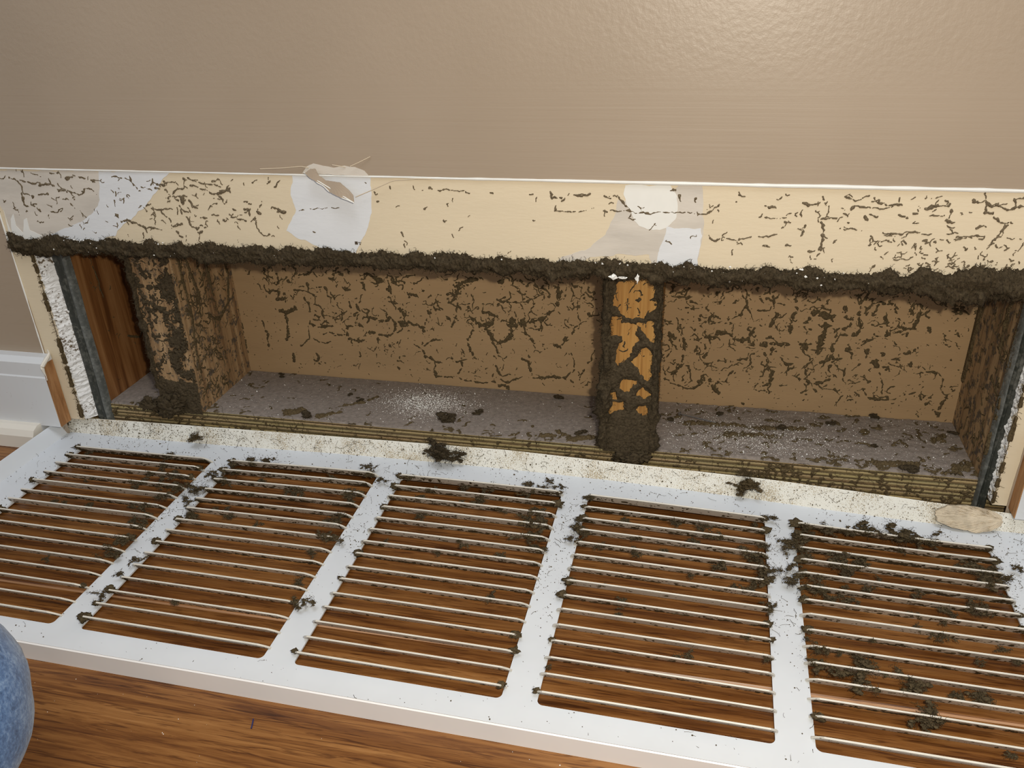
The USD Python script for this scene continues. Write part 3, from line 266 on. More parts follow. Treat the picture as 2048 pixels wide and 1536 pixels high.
BARE_C = [[(np.float64(-46.2), np.float64(167.7)), (np.float64(-34.3), np.float64(169.7)), (np.float64(-24.3), np.float64(170.7)), (np.float64(-22.3), np.float64(165.0)), (np.float64(-23.1), np.float64(163.0)), (np.float64(-31.2), np.float64(159.6)), (np.float64(-36.5), np.float64(154.3)), (np.float64(-34.6), np.float64(153.4)), (np.float64(-27.3), np.float64(154.9)), (np.float64(-25.2), np.float64(149.0)), (np.float64(-28.6), np.float64(142.7)), (np.float64(-39.8), np.float64(141.1)), (np.float64(-48.5), np.float64(150.7)), (np.float64(-47.8), np.float64(158.7))], [(np.float64(-52.9), np.float64(140.3)), (np.float64(-45.4), np.float64(141.2)), (np.float64(-45.3), np.float64(136.6)), (np.float64(-33.1), np.float64(136.4)), (np.float64(-34.7), np.float64(131.1)), (np.float64(-31.6), np.float64(123.0)), (np.float64(-36.1), np.float64(116.4)), (np.float64(-36.9), np.float64(110.0)), (np.float64(-45.3), np.float64(103.0)), (np.float64(-47.3), np.float64(105.0)), (np.float64(-45.7), np.float64(115.8)), (np.float64(-42.0), np.float64(122.3)), (np.float64(-43.1), np.float64(127.5)), (np.float64(-51.7), np.float64(126.9)), (np.float64(-53.2), np.float64(132.0))], [(np.float64(-31.2), np.float64(136.5)), (np.float64(-19.1), np.float64(137.8)), (np.float64(-20.4), np.float64(123.8)), (np.float64(-25.2), np.float64(127.6)), (np.float64(-28.3), np.float64(133.6))], [(np.float64(-33.8), np.float64(106.0)), (np.float64(-30.3), np.float64(112.6)), (np.float64(-24.8), np.float64(117.2)), (np.float64(-19.3), np.float64(111.3)), (np.float64(-19.2), np.float64(99.6)), (np.float64(-22.7), np.float64(92.3)), (np.float64(-26.7), np.float64(95.7)), (np.float64(-28.9), np.float64(101.0))], [(np.float64(-43.3), np.float64(83.4)), (np.float64(-41.1), np.float64(90.2)), (np.float64(-31.3), np.float64(89.9)), (np.float64(-36.9), np.float64(81.7))], [(np.float64(-30.4), np.float64(79.0)), (np.float64(-25.3), np.float64(83.8)), (np.float64(-21.2), np.float64(79.7)), (np.float64(-26.0), np.float64(77.1))], [(np.float64(-53.9), np.float64(71.3)), (np.float64(-40.5), np.float64(70.2)), (np.float64(-41.3), np.float64(66.2)), (np.float64(-48.2), np.float64(63.9)), (np.float64(-52.1), np.float64(58.9))], [(np.float64(-29.4), np.float64(65.6)), (np.float64(-22.7), np.float64(69.5)), (np.float64(-20.0), np.float64(64.1)), (np.float64(-25.3), np.float64(61.4))], [(np.float64(-53.5), np.float64(78.1)), (np.float64(-47.6), np.float64(78.6)), (np.float64(-45.0), np.float64(74.3)), (np.float64(-50.5), np.float64(75.0))], [(np.float64(-24.5), np.float64(154.0)), (np.float64(-19.8), np.float64(152.3)), (np.float64(-20.6), np.float64(148.3)), (np.float64(-24.3), np.float64(149.0))], [(np.float64(-31.1), np.float64(158.6)), (np.float64(-21.2), np.float64(162.1)), (np.float64(-21.9), np.float64(157.1)), (np.float64(-27.2), np.float64(152.9))]]
BARE_B = [[(np.float64(-437.8), np.float64(161.5)), (np.float64(-427.5), np.float64(169.4)), (np.float64(-413.3), np.float64(171.1)), (np.float64(-416.7), np.float64(162.5)), (np.float64(-425.4), np.float64(155.6)), (np.float64(-432.2), np.float64(156.3))], [(np.float64(-424.8), np.float64(153.4)), (np.float64(-411.5), np.float64(150.8)), (np.float64(-413.6), np.float64(133.1)), (np.float64(-421.9), np.float64(128.2)), (np.float64(-426.7), np.float64(136.8))], [(np.float64(-432.7), np.float64(123.0)), (np.float64(-424.8), np.float64(121.2)), (np.float64(-421.7), np.float64(110.0)), (np.float64(-418.6), np.float64(103.2)), (np.float64(-426.4), np.float64(86.2)), (np.float64(-430.7), np.float64(97.8))], [(np.float64(-434.4), np.float64(97.5)), (np.float64(-426.4), np.float64(95.7)), (np.float64(-427.8), np.float64(75.4)), (np.float64(-433.7), np.float64(66.4)), (np.float64(-437.8), np.float64(79.4))], [(np.float64(-411.2), np.float64(94.4)), (np.float64(-402.2), np.float64(97.3)), (np.float64(-400.6), np.float64(83.3)), (np.float64(-409.6), np.float64(75.5)), (np.float64(-413.4), np.float64(80.0))], [(np.float64(-395.0), np.float64(171.9)), (np.float64(-384.8), np.float64(172.3)), (np.float64(-389.6), np.float64(156.2)), (np.float64(-397.1), np.float64(153.7))], [(np.float64(-438.7), np.float64(153.9)), (np.float64(-431.0), np.float64(152.0)), (np.float64(-430.3), np.float64(136.6)), (np.float64(-436.3), np.float64(136.3))]]
PATCH = {'grey_left': [(np.float64(-539.7), np.float64(240.5)), (np.float64(-436.8), np.float64(241.7)), (np.float64(-441.2), np.float64(219.5)), (np.float64(-451.4), np.float64(207.5)), (np.float64(-462.8), np.float64(199.2)), (np.float64(-489.0), np.float64(188.1)), (np.float64(-517.7), np.float64(185.8)), (np.float64(-526.0), np.float64(188.8)), (np.float64(-533.2), np.float64(188.5)), (np.float64(-533.5), np.float64(200.9)), (np.float64(-541.2), np.float64(236.6))], 'white_left': [(np.float64(-439.0), np.float64(241.7)), (np.float64(-378.3), np.float64(242.5)), (np.float64(-389.7), np.float64(230.4)), (np.float64(-405.1), np.float64(216.7)), (np.float64(-420.5), np.float64(204.5)), (np.float64(-440.3), np.float64(191.9)), (np.float64(-450.8), np.float64(186.7)), (np.float64(-469.1), np.float64(186.0)), (np.float64(-489.7), np.float64(186.0)), (np.float64(-500.0), np.float64(189.7)), (np.float64(-487.3), np.float64(193.5)), (np.float64(-462.5), np.float64(203.2)), (np.float64(-450.2), np.float64(211.5)), (np.float64(-443.4), np.float64(219.5))], 'white_mid': [(np.float64(-280.1), np.float64(243.3)), (np.float64(-220.6), np.float64(243.1)), (np.float64(-220.9), np.float64(230.8)), (np.float64(-222.7), np.float64(218.2)), (np.float64(-227.0), np.float64(204.2)), (np.float64(-233.1), np.float64(195.8)), (np.float64(-238.2), np.float64(185.7)), (np.float64(-262.5), np.float64(187.0)), (np.float64(-281.3), np.float64(194.7)), (np.float64(-291.6), np.float64(200.4)), (np.float64(-285.0), np.float64(208.9)), (np.float64(-281.8), np.float64(216.5)), (np.float64(-282.7), np.float64(227.5))], 'grey_right': [(np.float64(-46.8), np.float64(230.2)), (np.float64(-48.5), np.float64(221.7)), (np.float64(-51.7), np.float64(214.8)), (np.float64(-54.9), np.float64(206.0)), (np.float64(-62.3), np.float64(199.4)), (np.float64(-76.0), np.float64(192.4)), (np.float64(-86.5), np.float64(188.0)), (np.float64(-92.9), np.float64(183.0)), (np.float64(-76.0), np.float64(181.9)), (np.float64(-65.6), np.float64(190.7)), (np.float64(-24.8), np.float64(193.9)), (np.float64(-20.9), np.float64(182.7)), (np.float64(6.3), np.float64(184.6)), (np.float64(7.5), np.float64(196.3)), (np.float64(8.9), np.float64(208.3)), (np.float64(9.1), np.float64(218.5)), (np.float64(7.6), np.float64(231.0)), (np.float64(6.2), np.float64(241.4)), (np.float64(-8.4), np.float64(241.7)), (np.float64(-16.7), np.float64(231.0)), (np.float64(-36.2), np.float64(230.5))], 'white_right': [(np.float64(-42.5), np.float64(240.3)), (np.float64(-14.0), np.float64(240.6)), (np.float64(-8.5), np.float64(232.6)), (np.float64(-7.4), np.float64(224.6)), (np.float64(-9.5), np.float64(217.9)), (np.float64(-15.1), np.float64(212.3)), (np.float64(-23.9), np.float64(210.6)), (np.float64(-32.3), np.float64(213.0)), (np.float64(-38.5), np.float64(221.0)), (np.float64(-42.7), np.float64(227.0)), (np.float64(-44.2), np.float64(233.6))], 'white_low': [(np.float64(-15.1), np.float64(212.6)), (np.float64(8.2), np.float64(213.4)), (np.float64(8.1), np.float64(196.3)), (np.float64(6.3), np.float64(184.6)), (np.float64(-20.3), np.float64(182.7)), (np.float64(-18.9), np.float64(196.9)), (np.float64(-16.0), np.float64(204.0))], 'torn': [(np.float64(-271.2), np.float64(243.5)), (np.float64(-267.4), np.float64(248.2)), (np.float64(-261.7), np.float64(250.4)), (np.float64(-255.5), np.float64(249.1)), (np.float64(-246.9), np.float64(247.8)), (np.float64(-238.5), np.float64(249.4)), (np.float64(-230.4), np.float64(248.5)), (np.float64(-223.6), np.float64(245.9)), (np.float64(-221.1), np.float64(242.4))], 'teeth': [(np.float64(-533.8), np.float64(209.0)), (np.float64(-534.2), np.float64(198.8)), (np.float64(-533.4), np.float64(189.4)), (np.float64(-529.9), np.float64(201.8)), (np.float64(-526.0), np.float64(206.0)), (np.float64(-526.7), np.float64(196.2)), (np.float64(-522.1), np.float64(190.6)), (np.float64(-517.9), np.float64(201.4)), (np.float64(-514.5), np.float64(203.1)), (np.float64(-515.1), np.float64(193.3)), (np.float64(-505.0), np.float64(188.7)), (np.float64(-518.3), np.float64(184.1)), (np.float64(-536.5), np.float64(183.4))]}
FLAP = [(np.float64(-266.8), np.float64(244.9)), (np.float64(-262.6), np.float64(247.8)), (np.float64(-258.8), np.float64(247.8)), (np.float64(-256.4), np.float64(243.3)), (np.float64(-252.4), np.float64(239.6)), (np.float64(-247.2), np.float64(239.0)), (np.float64(-241.2), np.float64(238.8)), (np.float64(-236.1), np.float64(234.7)), (np.float64(-232.5), np.float64(230.5)), (np.float64(-231.3), np.float64(225.2)), (np.float64(-239.6), np.float64(228.2)), (np.float64(-248.8), np.float64(232.6)), (np.float64(-257.1), np.float64(238.4))]
STRANDS = [[(np.float64(-302.0), np.float64(246.7)), (np.float64(-286.3), np.float64(247.3)), (np.float64(-270.8), np.float64(248.7)), (np.float64(-265.6), np.float64(247.7))], [(np.float64(-246.3), np.float64(250.5)), (np.float64(-237.7), np.float64(248.6))], [(np.float64(-233.0), np.float64(249.7)), (np.float64(-226.0), np.float64(252.6)), (np.float64(-218.3), np.float64(256.1))], [(np.float64(-231.3), np.float64(228.4)), (np.float64(-218.3), np.float64(233.7)), (np.float64(-202.8), np.float64(240.3)), (np.float64(-186.4), np.float64(241.7)), (np.float64(-175.6), np.float64(241.6))]]
CLUMPS = [(np.float64(-409.1), np.float64(-46.3), 4.1), (np.float64(-394.3), np.float64(-55.1), 4.8), (np.float64(-414.8), np.float64(-58.6), 3.4), (np.float64(-379.9), np.float64(-74.3), 3.4), (np.float64(-414.2), np.float64(-69.6), 4.1), (np.float64(-393.9), np.float64(-69.6), 5.5), (np.float64(-386.9), np.float64(-85.9), 4.1), (np.float64(-392.5), np.float64(-101.6), 4.1), (np.float64(-391.0), np.float64(-116.2), 3.4), (np.float64(-385.1), np.float64(-139.5), 4.8), (np.float64(-384.9), np.float64(-153.9), 4.8), (np.float64(-436.1), np.float64(-104.7), 2.8), (np.float64(-458.0), np.float64(-105.2), 2.1), (np.float64(-505.4), np.float64(-29.0), 2.8), (np.float64(-364.0), np.float64(-71.5), 6.2), (np.float64(-363.7), np.float64(-53.5), 4.8), (np.float64(-362.4), np.float64(-88.3), 3.4), (np.float64(-362.0), np.float64(-158.1), 2.8), (np.float64(-361.4), np.float64(-174.1), 2.8), (np.float64(-361.1), np.float64(-191.8), 3.1), (np.float64(-349.1), np.float64(-39.8), 5.5), (np.float64(-340.6), np.float64(-30.7), 4.8), (np.float64(-324.0), np.float64(-27.8), 4.1), (np.float64(-240.0), np.float64(-24.7), 3.4), (np.float64(-345.9), np.float64(-61.3), 3.4), (np.float64(-284.2), np.float64(-64.4), 4.8), (np.float64(-244.3), np.float64(-60.8), 4.8), (np.float64(-237.9), np.float64(-66.4), 3.4), (np.float64(-239.0), np.float64(-92.2), 5.5), (np.float64(-234.2), np.float64(-112.3), 4.8), (np.float64(-239.4), np.float64(-130.3), 2.8), (np.float64(-234.3), np.float64(-160.9), 3.4), (np.float64(-227.6), np.float64(-176.8), 4.1), (np.float64(-221.6), np.float64(-39.6), 2.8), (np.float64(-185.0), np.float64(-57.1), 3.4), (np.float64(-154.0), np.float64(-41.6), 3.1), (np.float64(-138.5), np.float64(-55.4), 4.8), (np.float64(-105.6), np.float64(-29.7), 4.1), (np.float64(-96.9), np.float64(-72.9), 6.9), (np.float64(-90.5), np.float64(-86.4), 5.5), (np.float64(-121.6), np.float64(-61.9), 2.8), (np.float64(-87.9), np.float64(-100.0), 4.1), (np.float64(-91.1), np.float64(-23.8), 2.8), (np.float64(-62.0), np.float64(-63.6), 2.8), (np.float64(-59.0), np.float64(-72.0), 4.8), (np.float64(-62.5), np.float64(-84.2), 3.4), (np.float64(-20.3), np.float64(-90.4), 3.4), (np.float64(55.8), np.float64(-79.3), 5.5), (np.float64(65.1), np.float64(-90.7), 6.9), (np.float64(64.5), np.float64(-103.4), 4.8), (np.float64(36.1), np.float64(-93.4), 4.1), (np.float64(66.5), np.float64(-126.7), 3.4), (np.float64(22.4), np.float64(-57.4), 3.4), (np.float64(29.3), np.float64(-64.8), 4.1), (np.float64(16.3), np.float64(-176.6), 2.8), (np.float64(50.7), np.float64(-155.9), 2.1), (np.float64(62.8), np.float64(-171.7), 2.1), (np.float64(89.8), np.float64(-56.7), 4.8), (np.float64(82.7), np.float64(-63.5), 4.8), (np.float64(97.5), np.float64(-43.9), 4.1), (np.float64(114.2), np.float64(-71.3), 5.5), (np.float64(116.4), np.float64(-78.7), 4.8), (np.float64(83.1), np.float64(-102.4), 5.5), (np.float64(98.5), np.float64(-102.0), 6.2), (np.float64(138.1), np.float64(-36.6), 6.9), (np.float64(157.2), np.float64(-38.9), 8.3), (np.float64(176.6), np.float64(-38.2), 5.5), (np.float64(111.1), np.float64(-41.5), 4.1), (np.float64(198.8), np.float64(-63.7), 5.5), (np.float64(204.9), np.float64(-75.1), 6.2), (np.float64(214.8), np.float64(-70.8), 3.4), (np.float64(157.7), np.float64(-95.8), 2.8), (np.float64(173.7), np.float64(-109.0), 3.4), (np.float64(188.5), np.float64(-106.2), 4.8), (np.float64(112.8), np.float64(-173.7), 6.9), (np.float64(120.5), np.float64(-166.6), 4.8), (np.float64(141.2), np.float64(-175.6), 6.2), (np.float64(144.8), np.float64(-195.8), 5.5), (np.float64(145.0), np.float64(-200.7), 4.8), (np.float64(174.8), np.float64(-178.1), 5.5), (np.float64(114.7), np.float64(-159.9), 3.4), (np.float64(94.3), np.float64(-171.5), 4.8), (np.float64(93.2), np.float64(-156.1), 4.1), (np.float64(163.5), np.float64(-178.5), 2.8), (np.float64(181.2), np.float64(-212.6), 2.1), (np.float64(91.8), np.float64(-72.7), 4.1), (np.float64(82.7), np.float64(-87.5), 3.4), (np.float64(-82.4), np.float64(-29.0), 2.8), (np.float64(71.1), np.float64(-33.8), 3.4), (np.float64(227.0), np.float64(-58.5), 2.8)]
PLATE_CLUMPS = [(np.float64(-307.4), np.float64(19.5), 6.8), (np.float64(-366.5), np.float64(87.2), 3.6), (np.float64(-188.9), np.float64(33.9), 10.4), (np.float64(-163.9), np.float64(46.7), 5.6), (np.float64(-101.6), np.float64(84.9), 4.8), (np.float64(-275.4), np.float64(53.9), 4.0), (np.float64(-75.6), np.float64(27.9), 4.8), (np.float64(169.9), np.float64(13.3), 7.2), (np.float64(156.9), np.float64(91.1), 4.8), (np.float64(212.2), np.float64(74.6), 3.6), (np.float64(-288.0), np.float64(61.4), 2.8), (np.float64(-5.7), np.float64(62.5), 3.6), (np.float64(34.5), np.float64(77.7), 4.4), (np.float64(150.7), np.float64(45.3), 3.2), (np.float64(81.4), np.float64(60.6), 4.8), (np.float64(121.1), np.float64(75.3), 4.4)]

# ------------------------------------------------------------------ the setting
XL, XR, HO, HT, XFL, XFR = -.5186, .2238, .1812, .2426, -.5385, .2330     # opening and grille footprint
YF, YB, ZP = .0127, .0950, .0298                                            # stud fronts, cavity back, plate top
X0, X1, ZT = -2.6, 2.2, 2.30

floor = thing('floor', 'glossy brown laminate wood plank floor under the grille', kind='structure')
SEAM = -.1838
for y0, y1 in ((SEAM+.0009, YF), (SEAM-.190, SEAM-.0009), (SEAM-.382, SEAM-.1918), (SEAM-.574, SEAM-.3838), (SEAM-.766, SEAM-.5758), (SEAM-.958, SEAM-.7678)):
    b = .0006
    p = Polygon([(y0, -.008), (y1, -.008), (y1, -b), (y1-b, 0), (y0+b, 0), (y0, -b)])
    m = extr(p, X1-X0); v = m.vertices
    obj('plank', tri(np.stack([X0 + v[:, 2], v[:, 0], v[:, 1]], 1), m.faces), M_['floor'], floor)
for y in (SEAM, SEAM-.1909, SEAM-.3829, SEAM-.5749, SEAM-.7669):
    obj('plank_joint', bx(X0, X1, y-.0009, y+.0009, -.006, -.0006), M_['joint'], floor)
obj('subfloor', bx(X0, X1, -1.2, .13, -.03, -.0081), M_['pine_rough'], floor)

wall_front = thing('wall_front', 'taupe painted wall with a cut out vent opening and bare cream strip above it', kind='structure')
obj('drywall_board', cat_([bx(X0, X1, 0, YF, HO, ZT), bx(X0, XL, 0, YF, .0185, HO), bx(XR, X1, 0, YF, .0185, HO)]), M_['cream'], wall_front, 'bare old cream paint around the opening')
foot = rough([(XFL, -.02), (XFL+.001, .10), (XFL-.0005, .18), (XFL, HT-.0005), (-.40, HT), (-.25, HT+.0006), (0, HT-.0003), (.15, HT), (XFR+.002, HT+.0004), (XFR, -.02)], .0004, .004, 4, 90)
paint = sbox(X0, 0, X1, ZT).difference(foot)
obj('taupe_paint_coat', on_wall(extr(paint, .0008), -.0008), M_['taupe'], wall_front)
xs = np.linspace(-.60, XFR, 300); xs = xs[xs > XFL]
rr = (.0007 + .0006*smoothstep(xs, -.3, .05))*(.75 + .5*fbm(np.c_[xs*70, 0*xs, 0*xs], 3, 5))
obj('caulk_bead', tubes(np.stack([xs, -.0006+0*xs, HT - .0004 + .0004*(fbm(np.c_[xs*25, 0*xs, 0*xs+3], 2)-.5)], 1)[None], rr[None], 8), M_['caulk'], wall_front, 'white caulk line along the top of the bare strip', smooth=40)
zz = np.linspace(.075, HT, 120)
obj('caulk_bead', tubes(np.stack([XFL+0*zz, -.0006+0*zz, zz], 1)[None], (.0006*(.6+.8*fbm(np.c_[0*zz, zz*90, 0*zz], 3, 8)))[None], 7), M_['caulk'], wall_front, smooth=40)
PM = {k: np.array(v)/1000 for k, v in PATCH.items()}
for i, (k, mt, th) in enumerate((('grey_left', 'grey_primer', .00012), ('white_left', 'white_primer', .00020), ('white_mid', 'white_primer', .00018), ('grey_right', 'grey_primer', .00012), ('white_low', 'white_primer', .00016), ('white_right', 'caulk', .00024), ('teeth', 'caulk', .00030))):
    p = rough(PM[k], .0018 if k != 'teeth' else .0004, .0015, 20+i, 130)
    p = p.intersection(foot.buffer(-.0003)).intersection(sbox(-1, HO, 1, 1))
    obj('paint_patch', on_wall(extr(p, th), -th), M_[mt], wall_front, {'grey_left': 'greyish smeared patch at the left end', 'white_left': 'white primer patch near the left end', 'white_mid': 'white primer patch under the torn paint', 'grey_right': 'pale grey smeared patch above the middle stud', 'white_right': 'rounded white spot above the middle stud', 'white_low': 'white primer streak below the rounded spot', 'teeth': 'jagged white torn primer at the left corner'}[k])
obj('torn_patch', on_wall(extr(rough(PM['torn'], .0006, .0015, 40, 200), .0003), -.00115), M_['grey_primer'], wall_front, 'pale torn paper where the paint peeled off')
# the curled flap of peeled paint
fl = np.array(FLAP)/1000; pf = rough(fl, .0006, .0012, 41, 260)
m = extr(pf, .0006); m = m.subdivide_to_size(.003); v = np.array(m.vertices)
a, b = fl[0], fl[9]; d = (b-a)/np.linalg.norm(b-a); nrm = np.array([d[1], -d[0]]); off = (v[:, :2]-a)@nrm; along = (v[:, :2]-a)@d
lift = .0022 + .28*np.clip(.012+off*1.0, 0, .03) + .05*along + .0008*np.sin(along*300)
flap = obj('paint_flap', tri(np.stack([v[:, 0], -lift - v[:, 2], v[:, 1]], 1), m.faces), M_['taupe'], wall_front, 'curled flap of torn taupe paint hanging from the tear')
ed = np.array(pf.exterior.coords); ed = ed[(ed-a)@nrm > -.0005]
ev = lambda e: np.stack([e[:, 0], -(.0022 + .28*np.clip(.012+((e-a)@nrm), 0, .03) + .05*((e-a)@d)) - .0003, e[:, 1]], 1)
if len(ed) > 4: obj('torn_edge', tubes(ev(ed)[None], .0004, 6), M_['caulk'], flap, 'white paper edge of the flap')
for s_ in STRANDS:
    p = np.array(s_)/1000; t_ = np.linspace(0, 1, 24); q = np.stack([np.interp(t_, np.linspace(0, 1, len(p)), p[:, i]) for i in (0, 1)], 1)
    obj('paint_strand', tubes(np.stack([q[:, 0], -.004+.0025*t_, q[:, 1]], 1)[None], .00032, 5), M_['beige_thread'], wall_front)
for c in ((-.2368, .1934, .0011), (-.2346, .1938, .0004), (-.2340, .1926, .0004), (-.2334, .1938, .0003)):
    obj('printed_mark', bx(c[0]-c[2], c[0]+c[2], -.0004, -.0001, c[1]-c[2], c[1]+c[2]), M_['marks'], wall_front)
# ragged gypsum edges of the cut-out
def gyps(x0, x1, seed, z0=.019, z1=HO, y0=.0003, y1=.0112):
    z = np.linspace(z0, z1, 150); u = np.linspace(0, 1, 9)
    Z, U = np.meshgrid(z, u, indexing='ij'); n = fbm(np.stack([Z*350, U*3+seed, 0*Z], -1), 4, seed)-.5
    X = x0 + (x1-x0)*U + .004*n*(U > .05); Y = y0 + (y1-y0)*U**1.4 + .003*(fbm(np.stack([Z*500, U*6, 0*Z+seed], -1), 3, seed+2)-.5)
    m = tri(np.stack([X, Y, Z], -1).reshape(-1, 3), grid_faces(150, 9)[:, ::-1 if x1 > x0 else 1]); return m
obj('gypsum_edge', gyps(XL-.0006, -.5088, 1), M_['gypsum'], wall_front, 'crumbling white gypsum edge on the left of the opening')
obj('gypsum_edge', gyps(XR+.0006, .2224, 2), M_['gypsum'], wall_front, 'crumbling white gypsum edge on the right of the opening')

wall_back = thing('wall_back', 'brown paper back of the far drywall seen inside the wall cavity', kind='structure')
obj('drywall_board', bx(X0, X1, YB, YB+.0127, .0, ZT), M_['kraft'], wall_back)

# baseboards on both sides, sawn off for the grille
def baseboard(name, x0, x1, cut, label, lab2):
    b = thing(name, label, kind='structure')
    pr = Polygon([(-.0008, .0), (-.014, 0), (-.014, .0655), (-.0132, .0668), (-.0132, .0790), (-.0085, .0832), (-.0008, .0832)])
    def sweep(p, x0, x1):
        m = extr(p, x1-x0); v = m.vertices; return tri(np.stack([x0+v[:, 2], v[:, 0], v[:, 1]], 1), m.faces)
    up_, lo_ = pr.intersection(sbox(-1, .0175, 1, 1)), pr.intersection(sbox(-1, -1, 1, .0175)); xs_ = x1 - .0205 if cut > 0 else x0 + .0325
    obj('board', cat_([sweep(up_, x0, x1), sweep(lo_, x0, xs_) if cut > 0 else sweep(lo_, xs_, x1)]), M_['base_white'], b)
    obj('shoe_moulding', sweep(Polygon([(-.0140, 0), (-.0263, 0), (-.0263, .012), (-.0235, .0172), (-.0185, .0196), (-.0140, .0196)]), x0 if cut > 0 else xs_, xs_ if cut > 0 else x1), M_['cream_trim'], b)
    e = x1 if cut > 0 else x0
    obj('cut_end', bx(min(e, e+.0006*cut), max(e, e+.0006*cut), -.0136, -.001, .0178, .078), M_['raw_end'], b, lab2)
    if cut > 0:
        zz = np.linspace(.064, .088, 14)
        obj('paint_drip', tubes(np.stack([e+.0005+.0006*np.sin(zz*400), -.0135+.011*smoothstep(zz, .076, .086), zz], 1)[None], (.0011+.0008*np.sin(zz*260))[None], 8), M_['cream_trim'], b, smooth=40)
    return b
baseboard('baseboard_left', X0, -.5320, 1, 'white baseboard left of the opening with a raw sawn end', 'raw brown sawn end')
baseboard('baseboard_right', .2350, X1, -1, 'white baseboard right of the opening with a raw sawn end', 'raw brown sawn end')

# ------------------------------------------------------------------ framing
def stud(label, x0, x1, mt, seed, lean=0., y0=YF, y1=YB, z0=ZP, z1=ZT, side=None):
    s = thing('wall_stud', label, 'stud')
    m = bx(x0, x1, y0, y1, z0, z1-.04); 
    m = m.subdivide_to_size(.02, max_iter=9) if False else m
    obj('timber', m, M_[mt], s)
    return s
stud('orange pine end stud at the left end of the opening', -.5387, -.5003, 'pine_dark', 1)
studB = stud('rough tan pine stud second from the left, caked with dust', -.4435, -.4035, 'pine_rough', 2)
studC = stud('orange pine stud standing alone in the middle of the opening', -.0550, -.0166, 'pine_orange', 3)
stud('grey brown rough pine stud at the right end of the opening', .2165, .2549, 'pine_grey', 4)
plate = thing('bottom_plate', 'dusty timber bottom plate lying along the base of the wall cavity', 'timber plate')
# ridged front face: growth rings standing proud
zr = np.linspace(.001, ZP, 90); prof = [(YF + .0006*(.5+.33*math.sin(z*2*math.pi/.00357+1.2)+.17*math.sin(z*2*math.pi/.0023)), z) for z in zr]
pp = Polygon(prof + [(YB, ZP), (YB, .001)]).buffer(0)
m = extr(pp, X1-X0); v = m.vertices
obj('timber', tri(np.stack([X0+v[:, 2], v[:, 0], v[:, 1]], 1), m.faces), M_['plate_front'], plate)
top = thing('top_plate', 'timber plate closing the wall cavity high above the opening', 'timber plate')
obj('timber', bx(X0, X1, YF, YB, ZT-.04, ZT), M_['pine_rough'], top)

# dark sealing strips on the stud fronts beside the opening
def strip(xa, xb, seed, label, grey):
    s = thing('sealing_strip', label, 'sealing strip')
    z = np.linspace(.001, HO+.004, 90)
    def sheet(px, py, wob):
        U = np.arange(len(px)); Z, I = np.meshgrid(z, U, indexing='ij')
        w = (fbm(np.stack([Z*45, 0*Z+seed, I*.35], -1), 3, seed)-.5)
        X = np.asarray(px)[I] + wob*w + .0012*(fbm(np.stack([Z*16, 0*Z+seed, 0*Z], -1), 2, seed+4)-.5); Y = np.asarray(py)[I] - .0022*w
        n, k = Z.shape; f = grid_faces(n, k)
        v1 = np.stack([X, Y, Z], -1).reshape(-1, 3); v2 = v1 + [0, .0012, 0]
        m = tri(v1, f); m2 = tri(v2, f[:, ::-1]); return cat_([m, m2])
    L = lambda *u: [xa + (xb-xa)*t for t in u]
    obj('strip_face', sheet(L(-.12, .05, .2, .38, .5, .62, .7), [.0108, .0085, .0088, .0098, .0084, .0092, .0106], .0014), M_['tape'], s, smooth=50)
    obj('strip_edge', sheet(L(.66, .74, .84, .94, 1.0, 1.04), [.0100, .0082, .0076, .0085, .0105, .0135], .0010), M_['tape_edge'], s, 'worn grey rolled edge', smooth=50)
strip(-.5108, -.4985, 3, 'dark glossy sealing strip along the left side of the opening', .5)
strip(.2232, .2158, 8, 'dark grey sealing strip along the right side of the opening', .5)

# ------------------------------------------------------------------ the grille on the floor
TH = -.014; cT, sT = math.cos(TH), math.sin(TH)
def G(x, y, z): return np.stack([x*cT - y*sT, x*sT + y*cT, z + 0*x], -1)
YFAR, YNEAR, WF, WN, WW, WP = -.006, -.2485, -.0300, -.2230, .1287, .1492
WX = [-.5078 + WP*i for i in range(5)]; GXL, GXR = -.5405, .2465
bx_t = np.array([-.545, -.4485, -.3635, -.2561, -.1291, -.0645, .0242, .13, .1882, .2461]); bz_t = np.array([.0005, .0020, .0042, .0078, .0095, .0092, .0070, .0025, .0008, .0004])
from scipy.interpolate import PchipInterpolator
bowf = PchipInterpolator(bx_t, bz_t)
def zp(x, y):
    v = np.clip((y-YNEAR)/(YFAR-YNEAR), 0, 1); return .0024 + bowf(np.clip(x, -.545, .2461))*v**1.6
grille = thing('vent_grille', 'white louvred return air grille lying on its face on the wood floor, full of lint', 'vent grille')
hole = unary_union([sbox(a, WN, a+WW, WF).buffer(-.0035).buffer(.0035) for a in WX])
pan = sbox(GXL, YNEAR, GXR, YFAR).difference(hole).segmentize(.008)
m = extr(pan, .0012).subdivide_to_size(.014, max_iter=12); v = np.array(m.vertices)
obj('panel', tri(G(v[:, 0], v[:, 1], zp(v[:, 0], v[:, 1]) - .0012 + v[:, 2]), m.faces), M_['white_metal'], grille)
